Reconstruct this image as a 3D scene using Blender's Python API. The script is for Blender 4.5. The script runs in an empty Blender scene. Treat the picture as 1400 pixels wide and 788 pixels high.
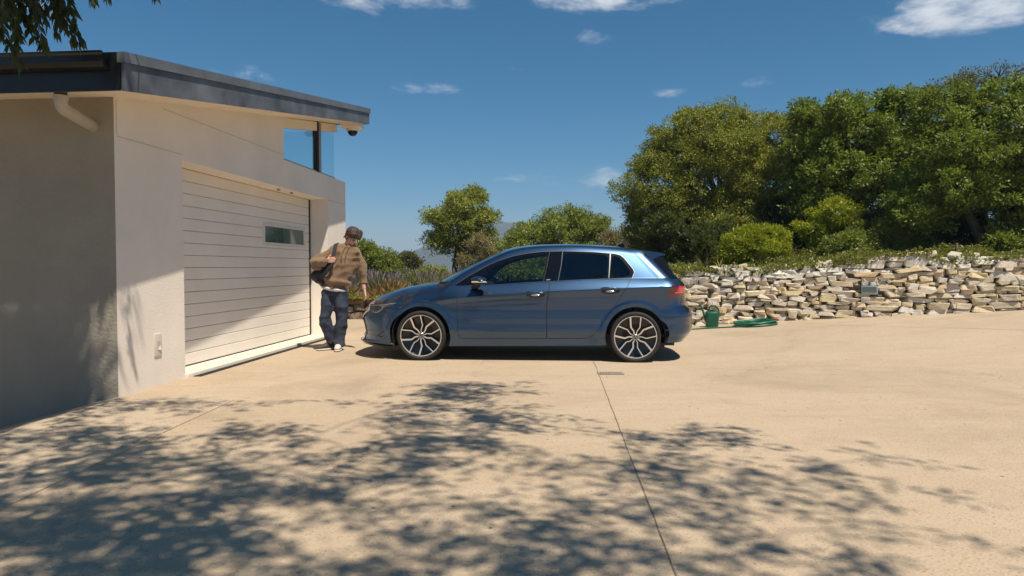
import bpy, bmesh, math, random
import numpy as np
from mathutils import Vector, Matrix
from mathutils.geometry import delaunay_2d_cdt
PI = math.pi
random.seed(7)
RNG = np.random.default_rng(11)
scene = bpy.context.scene
COL = scene.collection

# ------------------------------------------------------------------ camera
cam_data = bpy.data.cameras.new('camera')
cam = bpy.data.objects.new('camera', cam_data)
COL.objects.link(cam)
cam_data.sensor_width = 36.0
cam_data.lens = 24.5
cam_data.clip_start = 0.05
cam_data.clip_end = 20000
cam.location = (0, 0, 1.16)
cam.rotation_euler = (math.radians(90 - 1.743), 0, 0)
scene.camera = cam

# ------------------------------------------------------------------ light
SUN_EL = math.radians(63.0)
SUN_H = (0.574, -0.819)                      # horizontal direction towards the sun
sun_data = bpy.data.lights.new('sun', 'SUN')
sun_data.energy = 5.0
sun_data.angle = math.radians(0.6)
sun_data.color = (1.0, 0.90, 0.75)
sun = bpy.data.objects.new('sun', sun_data)
COL.objects.link(sun)
S = Vector((SUN_H[0] * math.cos(SUN_EL), SUN_H[1] * math.cos(SUN_EL), math.sin(SUN_EL)))
sun.rotation_euler = S.to_track_quat('Z', 'Y').to_euler()
sun.location = (10, -6, 20)

scene.view_settings.view_transform = 'Standard'
scene.view_settings.look = 'None'
scene.view_settings.exposure = 0.24
scene.view_settings.gamma = 1.0
scene.view_settings.use_curve_mapping = False
try:
    scene.cycles.max_bounces = 8
    scene.cycles.transparent_max_bounces = 16
    scene.cycles.use_denoising = True
    scene.cycles.volume_bounces = 0
    scene.cycles.sample_clamp_indirect = 6.0
except Exception:
    pass


class NT:
    """small helper round a node tree"""
    def __init__(self, tree):
        self.t = tree
        tree.nodes.clear()

    def n(self, typ, **kw):
        nd = self.t.nodes.new(typ)
        for k, v in kw.items():
            setattr(nd, k, v)
        return nd

    def link(self, a, b):
        self.t.links.new(a, b)

    def val(self, sock, v):
        if hasattr(v, 'is_linked') or isinstance(v, bpy.types.NodeSocket):
            self.link(v, sock)
        else:
            sock.default_value = v

    def math(self, op, a, b=0.0, c=0.0, clamp=False):
        nd = self.n('ShaderNodeMath', operation=op)
        nd.use_clamp = clamp
        self.val(nd.inputs[0], a)
        self.val(nd.inputs[1], b)
        self.val(nd.inputs[2], c)
        return nd.outputs[0]

    def maprange(self, v, a, b, c=0.0, d=1.0, smooth=False):
        nd = self.n('ShaderNodeMapRange')
        if smooth:
            nd.interpolation_type = 'SMOOTHSTEP'
        self.val(nd.inputs[0], v)
        for i, x in enumerate((a, b, c, d)):
            self.val(nd.inputs[i + 1], x)
        return nd.outputs[0]

    def noise(self, vec, scale, detail=4.0, rough=0.5, dist=0.0):
        nd = self.n('ShaderNodeTexNoise')
        if vec is not None:
            self.link(vec, nd.inputs['Vector'])
        nd.inputs['Scale'].default_value = scale
        nd.inputs['Detail'].default_value = detail
        nd.inputs['Roughness'].default_value = rough
        nd.inputs['Distortion'].default_value = dist
        return nd.outputs['Fac']

    def mix(self, fac, a, b, blend='MIX'):
        nd = self.n('ShaderNodeMix', data_type='RGBA', blend_type=blend)
        self.val(nd.inputs[0], fac)
        for s, v in ((nd.inputs[6], a), (nd.inputs[7], b)):
            if isinstance(v, (tuple, list)):
                s.default_value = (v[0], v[1], v[2], 1)
            else:
                self.link(v, s)
        return nd.outputs[2]


# world: physical sky with a few fair weather clouds laid in by direction
world = bpy.data.worlds.new('World')
scene.world = world
world.use_nodes = True
w = NT(world.node_tree)
sky = w.n('ShaderNodeTexSky', sky_type='NISHITA')
sky.sun_disc = False
sky.sun_elevation = SUN_EL
sky.sun_rotation = math.atan2(SUN_H[0], SUN_H[1])
sky.altitude = 0
sky.air_density = 1.0
sky.dust_density = 0.0
sky.ozone_density = 10.0
bg = w.n('ShaderNodeBackground')
bg.inputs[1].default_value = 0.067
sk_s = w.n('ShaderNodeSeparateColor')
w.link(sky.outputs[0], sk_s.inputs[0])
sk_c = w.n('ShaderNodeCombineColor')
w.link(w.math('MULTIPLY', w.math('POWER', sk_s.outputs[0], 1.6), 0.36), sk_c.inputs[0])
w.link(w.math('MULTIPLY', sk_s.outputs[1], 0.95), sk_c.inputs[1])
w.link(sk_s.outputs[2], sk_c.inputs[2])
w.link(sk_c.outputs[0], bg.inputs[0])
tc = w.n('ShaderNodeTexCoord')
sep = w.n('ShaderNodeSeparateXYZ')
w.link(tc.outputs['Generated'], sep.inputs[0])
az = w.math('ARCTAN2', sep.outputs[0], sep.outputs[1])
el = w.math('ARCSINE', sep.outputs[2])
comb = w.n('ShaderNodeCombineXYZ')
w.link(az, comb.inputs[0])
w.link(w.math('MULTIPLY', el, 2.2), comb.inputs[1])
nz = w.noise(comb.outputs[0], 9.0, 5.0, 0.62, 0.4)
nz2 = w.noise(comb.outputs[0], 34.0, 3.0, 0.6)
CLOUDS = [  # azimuth, elevation, half widths (degrees), strength
    (-9.6, 21.2, 6.0, 1.7, 1.0), (8.3, 21.2, 7.0, 1.5, 1.0), (33.5, 17.6, 6.2, 1.9, 1.0),
    (-7.5, 14.1, 3.6, 0.5, 0.62), (0.2, 15.8, 1.6, 0.45, 0.6), (7.0, 7.2, 2.2, 1.0, 0.62),
    (2.5, 7.0, 6.0, 0.8, 0.45), (12.0, 13.6, 2.6, 0.4, 0.4), (19.0, 14.1, 1.4, 0.5, 0.36), (-38.0, 17.0, 6.0, 1.0, 0.6),
    (7.0, 18.0, 2.0, 0.7, 0.55), (-21.0, 14.5, 4.0, 0.7, 0.34),
    (62, 20, 9, 2.5, 1.0), (-72, 20, 9, 2.2, 1.0), (140, 22, 10, 2.6, 1.0), (-125, 21, 10, 2.4, 1.0), (20, 33, 8, 2.2, 0.9)]
mask = None
for a0, e0, ra, re, st in CLOUDS:
    vm = w.n('ShaderNodeVectorMath', operation='MULTIPLY_ADD')
    w.link(comb.outputs[0], vm.inputs[0])
    sx, sy = 1 / math.radians(ra), 1 / (2.2 * math.radians(re))
    vm.inputs[1].default_value = (sx, sy, 0)
    vm.inputs[2].default_value = (-math.radians(a0) * sx, -2.2 * math.radians(e0) * sy, 0)
    dp = w.n('ShaderNodeVectorMath', operation='DOT_PRODUCT')
    w.link(vm.outputs[0], dp.inputs[0])
    w.link(vm.outputs[0], dp.inputs[1])
    m = w.math('MULTIPLY_ADD', dp.outputs['Value'], -st / 1.7, st)
    mask = m if mask is None else w.math('MAXIMUM', mask, m)
cl = w.math('ADD', mask, w.math('MULTIPLY', w.math('SUBTRACT', nz, 0.5), 2.3))
cl = w.math('ADD', cl, w.math('MULTIPLY', w.math('SUBTRACT', nz2, 0.5), 0.7))
cl = w.math('MULTIPLY', w.maprange(cl, 0.28, 1.25, 0.0, 0.86, True), w.maprange(mask, 0.0, 0.35))
cbg = w.n('ShaderNodeBackground')
cbg.inputs[0].default_value = (0.74, 0.76, 0.80, 1)
cbg.inputs[1].default_value = 0.95
mixs = w.n('ShaderNodeMixShader')
w.link(cl, mixs.inputs[0])
w.link(bg.outputs[0], mixs.inputs[1])
w.link(cbg.outputs[0], mixs.inputs[2])
wo = w.n('ShaderNodeOutputWorld')
w.link(mixs.outputs[0], wo.inputs[0])

# ------------------------------------------------------------------ materials
MATS = {}


def material(name, col, rough=0.6, metal=0.0, var=0.12, vscale=6.0, bump=0.0, bscale=60.0,
             coat=0.0, spec=None, col2=None, island=0.0, objrand=0.0, trans=0.0, detail=5.0, sheen=0.0,
             coords='Object', coat_rough=0.03):
    m = bpy.data.materials.new(name)
    m.use_nodes = True
    t = NT(m.node_tree)
    out = t.n('ShaderNodeOutputMaterial')
    p = t.n('ShaderNodeBsdfPrincipled')
    tcn = t.n('ShaderNodeTexCoord')
    vec = tcn.outputs[coords]
    nf = t.noise(vec, vscale, detail, 0.6)
    c1 = tuple(max(0, c * (1 - var)) for c in col)
    c2 = tuple(min(1, c * (1 + var)) for c in (col2 or col))
    colour = t.mix(t.maprange(nf, 0.3, 0.7), c1, c2)
    if island > 0:
        g = t.n('ShaderNodeNewGeometry')
        hsv = t.n('ShaderNodeHueSaturation')
        r = g.outputs['Random Per Island']
        t.val(hsv.inputs['Value'], t.maprange(r, 0, 1, 1 - island, 1 + island))
        r2 = t.math('FRACT', t.math('MULTIPLY', r, 17.3))
        t.val(hsv.inputs['Hue'], t.maprange(r2, 0, 1, 0.5 - 0.035 * island / 0.4, 0.5 + 0.02 * island / 0.4))
        t.link(colour, hsv.inputs['Color'])
        colour = hsv.outputs[0]
    if objrand > 0:
        oi = t.n('ShaderNodeObjectInfo')
        hsv = t.n('ShaderNodeHueSaturation')
        r = oi.outputs['Random']
        t.val(hsv.inputs['Value'], t.maprange(r, 0, 1, 1 - objrand, 1 + objrand))
        r2 = t.math('FRACT', t.math('MULTIPLY', r, 13.7))
        t.val(hsv.inputs['Saturation'], t.maprange(r2, 0, 1, 0.4, 1.25))
        r3 = t.math('FRACT', t.math('MULTIPLY', r, 31.1))
        t.val(hsv.inputs['Hue'], t.maprange(r3, 0, 1, 0.492, 0.518))
        t.link(colour, hsv.inputs['Color'])
        colour = hsv.outputs[0]
    t.link(colour, p.inputs['Base Color'])
    p.inputs['Roughness'].default_value = rough
    p.inputs['Metallic'].default_value = metal
    p.inputs['Coat Weight'].default_value = coat
    p.inputs['Coat Roughness'].default_value = coat_rough
    if sheen:
        p.inputs['Sheen Weight'].default_value = sheen
    if spec is not None:
        p.inputs['Specular IOR Level'].default_value = spec
    if bump > 0:
        b = t.n('ShaderNodeBump')
        b.inputs['Strength'].default_value = bump
        b.inputs['Distance'].default_value = 0.02
        t.link(t.noise(vec, bscale, 4.0, 0.6), b.inputs['Height'])
        t.link(b.outputs[0], p.inputs['Normal'])
    sh = p.outputs[0]
    if trans > 0:
        tr = t.n('ShaderNodeBsdfTranslucent')
        t.link(t.mix(0.5, colour, (0.30, 0.36, 0.03)), tr.inputs[0])
        ms = t.n('ShaderNodeMixShader')
        ms.inputs[0].default_value = trans
        t.link(sh, ms.inputs[1])
        t.link(tr.outputs[0], ms.inputs[2])
        sh = ms.outputs[0]
    t.link(sh, out.inputs[0])
    MATS[name] = m
    return m


def glass_material(name, tint, refl=0.12, rough=0.0, body=(0, 0, 0), body_fac=0.0):
    """thin pane: tinted see-through plus mirror reflection that grows at grazing angles"""
    m = bpy.data.materials.new(name)
    m.use_nodes = True
    t = NT(m.node_tree)
    out = t.n('ShaderNodeOutputMaterial')
    tr = t.n('ShaderNodeBsdfTransparent')
    tr.inputs[0].default_value = (*tint, 1)
    gl = t.n('ShaderNodeBsdfGlossy')
    gl.inputs['Roughness'].default_value = rough
    gl.inputs[0].default_value = (0.95, 0.97, 1, 1)
    lw_ = t.n('ShaderNodeLayerWeight')
    lw_.inputs['Blend'].default_value = 0.5
    fac = t.math('MULTIPLY_ADD', t.math('POWER', lw_.outputs['Facing'], 5.0), 0.90, 0.04 + refl, clamp=True)
    base = tr.outputs[0]
    if body_fac > 0:
        df = t.n('ShaderNodeBsdfDiffuse')
        df.inputs[0].default_value = (*body, 1)
        mb = t.n('ShaderNodeMixShader')
        mb.inputs[0].default_value = body_fac
        t.link(base, mb.inputs[1])
        t.link(df.outputs[0], mb.inputs[2])
        base = mb.outputs[0]
    ms = t.n('ShaderNodeMixShader')
    t.link(fac, ms.inputs[0])
    t.link(base, ms.inputs[1])
    t.link(gl.outputs[0], ms.inputs[2])
    t.link(ms.outputs[0], out.inputs[0])
    MATS[name] = m
    return m


def concrete_material(name, ca, cb, cc):
    m = bpy.data.materials.new(name)
    m.use_nodes = True
    t = NT(m.node_tree)
    out = t.n('ShaderNodeOutputMaterial')
    p = t.n('ShaderNodeBsdfPrincipled')
    tcn = t.n('ShaderNodeTexCoord')
    vec = tcn.outputs['Object']
    mp = t.n('ShaderNodeMapping')
    mp.inputs['Scale'].default_value = (0.55, 1.5, 1)       # broom and trowel streaks across the drive
    mp.inputs['Rotation'].default_value = (0, 0, 0.05)
    t.link(vec, mp.inputs[0])
    big = t.noise(mp.outputs[0], 0.9, 7, 0.65, 0.5)
    streak = t.noise(mp.outputs[0], 5.0, 6, 0.65)
    fine = t.noise(vec, 55.0, 3, 0.7)
    vor = t.n('ShaderNodeTexVoronoi', feature='F1')
    vor.inputs['Scale'].default_value = 70.0
    t.link(vec, vor.inputs['Vector'])
    vor2 = t.n('ShaderNodeTexVoronoi', feature='F1')
    vor2.inputs['Scale'].default_value = 21.0
    t.link(vec, vor2.inputs['Vector'])
    c = t.mix(t.maprange(big, 0.3, 0.7), ca, cb)
    c = t.mix(t.maprange(streak, 0.4, 0.75, 0, 0.45), c, cc)
    c = t.mix(t.maprange(fine, 0.35, 0.7, 0, 0.30), c, tuple(x * 0.6 for x in ca))
    # exposed grit: tiny dark and pale grains picked by the cell colour
    sc = t.n('ShaderNodeSeparateColor')
    t.link(vor.outputs['Color'], sc.inputs[0])
    pit = t.math('MULTIPLY', t.maprange(sc.outputs[0], 0.70, 0.76), t.maprange(vor.outputs['Distance'], 0.42, 0.25))
    c = t.mix(t.math('MULTIPLY', pit, 0.46), c, (0.10, 0.085, 0.07))
    sc2 = t.n('ShaderNodeSeparateColor')
    t.link(vor2.outputs['Color'], sc2.inputs[0])
    spot = t.math('MULTIPLY', t.maprange(sc2.outputs[0], 0.985, 0.99), t.maprange(vor2.outputs['Distance'], 0.3, 0.12))
    c = t.mix(t.math('MULTIPLY', spot, 0.8), c, (0.05, 0.04, 0.035))
    pale = t.math('MULTIPLY', t.maprange(sc.outputs[1], 0.8, 0.85), t.maprange(vor.outputs['Distance'], 0.42, 0.25))
    c = t.mix(t.math('MULTIPLY', pale, 0.35), c, (0.62, 0.55, 0.46))
    # old stains
    stain = t.noise(vec, 0.45, 6, 0.7, 1.0)
    c = t.mix(t.maprange(stain, 0.50, 0.7, 0, 0.48), c, tuple(x * 0.62 for x in ca))
    # narrow run-off tracks across the drive
    mp2 = t.n('ShaderNodeMapping')
    mp2.inputs['Scale'].default_value = (0.12, 2.6, 1)
    mp2.inputs['Rotation'].default_value = (0, 0, -0.03)
    t.link(vec, mp2.inputs[0])
    run = t.noise(mp2.outputs[0], 2.0, 6, 0.7, 0.6)
    c = t.mix(t.maprange(run, 0.58, 0.72, 0, 0.3), c, tuple(x * 0.66 for x in cb))
    # thin hair cracks
    vc = t.n('ShaderNodeTexVoronoi', feature='DISTANCE_TO_EDGE')
    vc.inputs['Scale'].default_value = 0.33
    dv = t.n('ShaderNodeVectorMath', operation='ADD')
    nzc = t.n('ShaderNodeTexNoise')
    nzc.inputs['Scale'].default_value = 1.8
    nzc.inputs['Detail'].default_value = 6
    t.link(vec, nzc.inputs['Vector'])
    t.link(vec, dv.inputs[0])
    t.link(nzc.outputs['Color'], dv.inputs[1])
    t.link(dv.outputs[0], vc.inputs['Vector'])
    crack = t.math('MULTIPLY', t.maprange(vc.outputs['Distance'], 0.0, 0.0022, 1, 0), t.maprange(stain, 0.45, 0.6))
    c = t.mix(t.math('MULTIPLY', crack, 0.55), c, (0.12, 0.1, 0.08))
    t.link(c, p.inputs['Base Color'])
    p.inputs['Roughness'].default_value = 0.86
    p.inputs['Specular IOR Level'].default_value = 0.25
    b = t.n('ShaderNodeBump')
    b.inputs['Strength'].default_value = 0.55
    b.inputs['Distance'].default_value = 0.006
    hsum = t.math('ADD', t.math('MULTIPLY', fine, 0.8), t.math('MULTIPLY', vor.outputs['Distance'], -0.7))
    t.link(hsum, b.inputs['Height'])
    t.link(b.outputs[0], p.inputs['Normal'])
    t.link(p.outputs[0], out.inputs[0])
    MATS[name] = m
    return m


concrete_material('concrete', (0.455, 0.350, 0.242), (0.53, 0.418, 0.297), (0.57, 0.462, 0.338))
concrete_material('concrete_pale', (0.49, 0.385, 0.275), (0.55, 0.442, 0.32), (0.58, 0.475, 0.352))
material('soil', (0.07, 0.05, 0.03), 0.95, var=0.4, vscale=3, bump=0.8, bscale=20)
material('field', (0.06, 0.08, 0.03), 0.95, var=0.5, vscale=0.05)
material('mountain', (0.032, 0.042, 0.042), 0.95, var=0.4, vscale=0.006, col2=(0.05, 0.055, 0.05), detail=9, bump=0.0)
material('plaster', (0.79, 0.72, 0.635), 0.85, var=0.075, vscale=0.9, bump=0.22, bscale=45, spec=0.3)
material('plaster_rough_shaded', (0.34, 0.305, 0.25), 0.9, var=0.09, vscale=1.5, bump=0.55, bscale=28, spec=0.25)  # left wall: base colour darkened to carry the shade it stands in
material('soffit_paint', (0.80, 0.70, 0.55), 0.8, var=0.04, vscale=1.5)
material('groove_dark', (0.50, 0.445, 0.375), 0.9)
material('fascia', (0.075, 0.085, 0.10), 0.55, var=0.35, vscale=2.5, col2=(0.11, 0.12, 0.14), bump=0.1, bscale=12)
material('flashing', (0.15, 0.165, 0.18), 0.5, metal=0.25, var=0.25, vscale=3)
material('gutter_black', (0.012, 0.012, 0.013), 0.35, var=0.3)
material('door_slat', (0.80, 0.735, 0.65), 0.6, var=0.035, vscale=2.0, bump=0.05, bscale=80)
material('white_frame', (0.70, 0.66, 0.60), 0.5, var=0.03)
material('aluminium', (0.34, 0.31, 0.27), 0.4, metal=0.5, var=0.05)
material('black_rubber', (0.012, 0.012, 0.012), 0.8)
material('threshold', (0.68, 0.62, 0.52), 0.8, var=0.06, vscale=5, bump=0.1)
material('pipe', (0.46, 0.40, 0.32), 0.6, var=0.08, vscale=6)
material('pane_teal', (0.045, 0.085, 0.08), 0.08, var=0.1, coat=0.4)
material('pane_grey', (0.09, 0.135, 0.13), 0.1, var=0.1, coat=0.4)
glass_material('window_glass', (0.93, 0.99, 1.0), 0.06)
# car
material('car_paint', (0.042, 0.084, 0.158), 0.30, metal=0.92, var=0.0, coat=1.0)
material('gloss_black', (0.004, 0.005, 0.008), 0.14, var=0.0, spec=0.35)
material('satin_black', (0.012, 0.012, 0.013), 0.45, var=0.1)
material('seam_dark', (0.004, 0.005, 0.008), 0.7, var=0)
material('tyre', (0.017, 0.016, 0.015), 0.75, var=0.15, vscale=20, bump=0.1, bscale=120)
material('rim_silver', (0.76, 0.72, 0.66), 0.30, metal=0.75, var=0.0)
material('rim_black', (0.004, 0.004, 0.0045), 0.35, var=0.0, coat=0.3)
material('brake_steel', (0.04, 0.04, 0.04), 0.45, metal=0.9, var=0.2)
material('chrome', (0.75, 0.76, 0.78), 0.12, metal=1.0, var=0)
material('trim_dark', (0.20, 0.21, 0.22), 0.3, metal=0.9, var=0)
material('satin_silver', (0.55, 0.56, 0.58), 0.25, metal=0.9, var=0)
material('interior', (0.02, 0.02, 0.022), 0.85, var=0.2)
material('seat_fabric', (0.045, 0.045, 0.05), 0.9, var=0.2, bump=0.2, bscale=100)
glass_material('car_glass', (0.52, 0.60, 0.56), 0.015)
glass_material('car_glass_dark', (0.10, 0.12, 0.14), 0.03)
glass_material('car_glass_rear', (0.05, 0.06, 0.07), 0.02)
material('lamp_red', (0.62, 0.015, 0.03), 0.12, var=0.0, coat=1.0)
material('lamp_dark_red', (0.09, 0.006, 0.014), 0.15, var=0.0, coat=1.0)
material('lamp_bright', (0.75, 0.08, 0.08), 0.15, var=0.0, coat=1.0)
material('lamp_clear', (0.16, 0.17, 0.18), 0.1, metal=0.5, var=0.3, vscale=30, coat=1.0)
material('lamp_inner', (0.02, 0.022, 0.025), 0.15, metal=0.3, var=0.3, coat=1.0)
material('indicator', (0.75, 0.66, 0.42), 0.2, var=0, coat=0.6)
# person
material('skin', (0.60, 0.345, 0.24), 0.55, var=0.08, vscale=14, spec=0.4)
material('hoodie', (0.20, 0.122, 0.068), 0.95, var=0.06, vscale=9, bump=0.12, bscale=120, sheen=0.3)
material('denim', (0.016, 0.022, 0.042), 0.9, var=0.3, vscale=5, bump=0.15, bscale=160, col2=(0.032, 0.045, 0.075))
material('denim_dark', (0.010, 0.013, 0.022), 0.9, var=0.3, vscale=7, bump=0.2, bscale=160)
material('tee', (0.55, 0.55, 0.56), 0.9, var=0.05)
material('hair', (0.062, 0.036, 0.023), 0.5, var=0.4, vscale=60, bump=0.6, bscale=90)
material('eye', (0.02, 0.015, 0.012), 0.2, var=0)
material('lips', (0.38, 0.13, 0.10), 0.5, var=0.05)
material('shoe_dark', (0.05, 0.042, 0.04), 0.7, var=0.2)
material('shoe_white', (0.62, 0.58, 0.52), 0.7, var=0.08)
material('sole', (0.58, 0.53, 0.45), 0.8, var=0.08)
material('bag_black', (0.010, 0.010, 0.012), 0.55, var=0.3, vscale=12, bump=0.2, bscale=40)
material('strap', (0.022, 0.028, 0.042), 0.75, var=0.2)
# garden
material('stone', (0.62, 0.505, 0.335), 0.92, var=0.16, vscale=5, bump=0.8, bscale=14, objrand=0.16, col2=(0.68, 0.56, 0.40), coords='Generated')
material('stone_core', (0.30, 0.24, 0.165), 0.95, var=0.3, vscale=14, bump=0.6, bscale=25)
material('stone_brown', (0.22, 0.15, 0.095), 0.92, var=0.3, vscale=8, bump=0.8, bscale=20, objrand=0.3)
material('can_green', (0.006, 0.085, 0.048), 0.4, var=0.15, vscale=10)
material('hose_green', (0.007, 0.125, 0.07), 0.38, var=0.15, vscale=10)
material('hose_red', (0.30, 0.015, 0.01), 0.4)
material('bark', (0.11, 0.085, 0.06), 0.95, var=0.35, vscale=14, bump=0.8, bscale=30)
material('bark_pale', (0.20, 0.17, 0.13), 0.95, var=0.35, vscale=14, bump=0.8, bscale=30)
material('post_wood', (0.16, 0.11, 0.075), 0.9, var=0.3)
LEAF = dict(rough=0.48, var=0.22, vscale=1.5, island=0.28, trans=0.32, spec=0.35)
material('leaf_round', (0.225, 0.245, 0.032), **LEAF)
material('leaf_dark', (0.160, 0.225, 0.030), **LEAF)
material('leaf_shaded', (0.034, 0.050, 0.013), **LEAF)  # understory shade worked into the leaf colour
material('leaf_lime', (0.30, 0.35, 0.016), **LEAF)
material('leaf_mid', (0.20, 0.245, 0.040), **LEAF)
material('leaf_light', (0.27, 0.30, 0.055), **LEAF)
material('leaf_dry', (0.27, 0.22, 0.105), **LEAF)
material('leaf_olive', (0.13, 0.13, 0.06), **LEAF)
material('leaf_hang', (0.045, 0.058, 0.020), **LEAF)
material('leaf_cover', (0.19, 0.20, 0.048), **LEAF)
material('flower_purple', (0.21, 0.15, 0.20), 0.7, var=0.25, island=0.35, trans=0.25)
material('flower_orange', (0.24, 0.135, 0.055), 0.7, var=0.3, island=0.4, trans=0.25)
material('flower_white', (0.62, 0.60, 0.55), 0.7, var=0.1, island=0.1)
material('lamp_plate', (0.36, 0.41, 0.42), 0.4, metal=0.3, var=0.1)
material('grate', (0.30, 0.255, 0.20), 0.7, metal=0.1, var=0.15, vscale=12)
material('hole_dark', (0.01, 0.009, 0.008), 0.9)
material('socket_plate', (0.62, 0.57, 0.50), 0.5, var=0.03)


# ------------------------------------------------------------------ mesh helpers
def mesh_from(name, verts, faces, mat, smooth=False, normals=None):
    me = bpy.data.meshes.new(name)
    v = np.asarray(verts, dtype=np.float32).reshape(-1, 3)
    if isinstance(faces, np.ndarray) and faces.ndim == 2:
        n, k = faces.shape
        me.vertices.add(len(v))
        me.vertices.foreach_set('co', v.ravel())
        me.loops.add(n * k)
        me.loops.foreach_set('vertex_index', faces.astype(np.int32).ravel())
        me.polygons.add(n)
        me.polygons.foreach_set('loop_start', np.arange(0, n * k, k, dtype=np.int32))
        me.update(calc_edges=True)
    else:
        me.from_pydata([tuple(map(float, p)) for p in v], [], [tuple(int(i) for i in f) for f in faces])
        me.update()
    me.validate()
    if smooth:
        me.polygons.foreach_set('use_smooth', np.ones(len(me.polygons), dtype=bool))
    if normals is not None:
        me.normals_split_custom_set_from_vertices([tuple(map(float, n)) for n in normals])
    if mat is not None:
        me.materials.append(MATS[mat])
    return me


def obj(name, me, parent=None, loc=(0, 0, 0), rot=(0, 0, 0), scale=(1, 1, 1)):
    o = bpy.data.objects.new(name, me)
    COL.objects.link(o)
    o.location = loc
    o.rotation_euler = rot
    o.scale = scale
    if parent is not None:
        o.parent = parent
    return o


def tag(o, label=None, cat=None, group=None, kind=None):
    if label:
        o['label'] = label
    if cat:
        o['category'] = cat
    if group:
        o['group'] = group
    if kind:
        o['kind'] = kind
    return o


def empty(name, loc, rz=0.0, label=None, cat=None, group=None):
    o = bpy.data.objects.new(name, None)
    COL.objects.link(o)
    o.location = loc
    o.rotation_euler = (0, 0, rz)
    o.empty_display_size = 0.1
    return tag(o, label, cat, group)


class MB:
    """collects shapes into one mesh"""
    def __init__(self):
        self.v = []
        self.f = []

    def add(self, v, f):
        b = len(self.v)
        self.v.extend([tuple(map(float, p)) for p in v])
        self.f.extend([tuple(int(i) + b for i in q) for q in f])
        return self

    def box(self, lo, hi, R=None):
        x0, y0, z0 = lo
        x1, y1, z1 = hi
        v = [(x0, y0, z0), (x1, y0, z0), (x1, y1, z0), (x0, y1, z0), (x0, y0, z1), (x1, y0, z1), (x1, y1, z1), (x0, y1, z1)]
        if R is not None:
            v = [tuple(R @ Vector(p)) for p in v]
        return self.add(v, [(0, 3, 2, 1), (4, 5, 6, 7), (0, 1, 5, 4), (1, 2, 6, 5), (2, 3, 7, 6), (3, 0, 4, 7)])

    def prism(self, poly, lo, hi, fn):
        """polygon extruded; fn(a, b, t) -> xyz"""
        n = len(poly)
        v = [fn(a, b, lo) for a, b in poly] + [fn(a, b, hi) for a, b in poly]
        f = [tuple(range(n - 1, -1, -1)), tuple(range(n, 2 * n))]
        f += [(i, (i + 1) % n, n + (i + 1) % n, n + i) for i in range(n)]
        return self.add(v, f)

    def tube(self, pts, radii, seg=8, cap=True):
        pts = [Vector(p) for p in pts]
        if not hasattr(radii, '__len__'):
            radii = [radii] * len(pts)
        rings = []
        up = None
        for i, p in enumerate(pts):
            d = (pts[min(i + 1, len(pts) - 1)] - pts[max(i - 1, 0)]).normalized()
            if up is None:
                up = Vector((0, 0, 1)) if abs(d.z) < 0.9 else Vector((1, 0, 0))
            a = d.cross(up)
            if a.length < 1e-5:
                a = d.cross(Vector((0, 1, 0)))
            a.normalize()
            b = a.cross(d).normalized()
            up = b
            rings.append([p + (a * math.cos(2 * PI * k / seg) + b * math.sin(2 * PI * k / seg)) * radii[i] for k in range(seg)])
        v = [q for r in rings for q in r]
        f = []
        for i in range(len(pts) - 1):
            for k in range(seg):
                f.append((i * seg + k, i * seg + (k + 1) % seg, (i + 1) * seg + (k + 1) % seg, (i + 1) * seg + k))
        if cap:
            f.append(tuple(range(seg - 1, -1, -1)))
            f.append(tuple((len(pts) - 1) * seg + k for k in range(seg)))
        return self.add(v, f)

    def lathe(self, prof, seg=48, axis='y', closed=False):
        v = []
        for r, h in prof:
            for k in range(seg):
                a = 2 * PI * k / seg
                c, s = r * math.cos(a), r * math.sin(a)
                v.append((c, h, s) if axis == 'y' else (c, s, h))
        f = []
        m = len(prof)
        for i in range(m if closed else m - 1):
            j = (i + 1) % m
            for k in range(seg):
                f.append((i * seg + k, i * seg + (k + 1) % seg, j * seg + (k + 1) % seg, j * seg + k))
        return self.add(v, f)

    def build(self, name, mat, parent=None, smooth=False, **kw):
        return obj(name, mesh_from(name, self.v, self.f, mat, smooth), parent, **kw)


def auto_smooth(o, angle=35):
    me = o.data
    bm = bmesh.new()
    bm.from_mesh(me)
    bmesh.ops.recalc_face_normals(bm, faces=bm.faces)
    for e in bm.edges:
        e.smooth = not (len(e.link_faces) == 2 and e.calc_face_angle(0) > math.radians(angle))
    for f in bm.faces:
        f.smooth = True
    bm.to_mesh(me)
    bm.free()
    return o


def bevel(o, width=0.01, seg=2, angle=30):
    me = o.data
    bm = bmesh.new()
    bm.from_mesh(me)
    bmesh.ops.recalc_face_normals(bm, faces=bm.faces)
    es = [e for e in bm.edges if len(e.link_faces) == 2 and e.calc_face_angle(0) > math.radians(angle)]
    bmesh.ops.bevel(bm, geom=es, offset=width, segments=seg, profile=0.6, affect='EDGES')
    bm.to_mesh(me)
    bm.free()
    return auto_smooth(o, 50)


def sphere_pts(c, r, sc=(1, 1, 1), R=None, n=10):
    c = Vector(c)
    out = []
    for i in range(n + 1):
        th = PI * i / n
        m = 1 if i in (0, n) else 2 * n
        for k in range(m):
            ph = 2 * PI * k / m
            p = Vector((math.sin(th) * math.cos(ph) * r * sc[0], math.sin(th) * math.sin(ph) * r * sc[1], math.cos(th) * r * sc[2]))
            if R is not None:
                p = R @ p
            out.append(c + p)
    return out


def hull(mb, pts):
    bm = bmesh.new()
    for p in pts:
        bm.verts.new(p)
    r = bmesh.ops.convex_hull(bm, input=bm.verts)
    bm.verts.ensure_lookup_table()
    bm.verts.index_update()
    used = [v for v in bm.verts if v.link_faces]
    ix = {v: i for i, v in enumerate(used)}
    mb.add([v.co[:] for v in used], [[ix[v] for v in f.verts] for f in bm.faces])
    bm.free()


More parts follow.
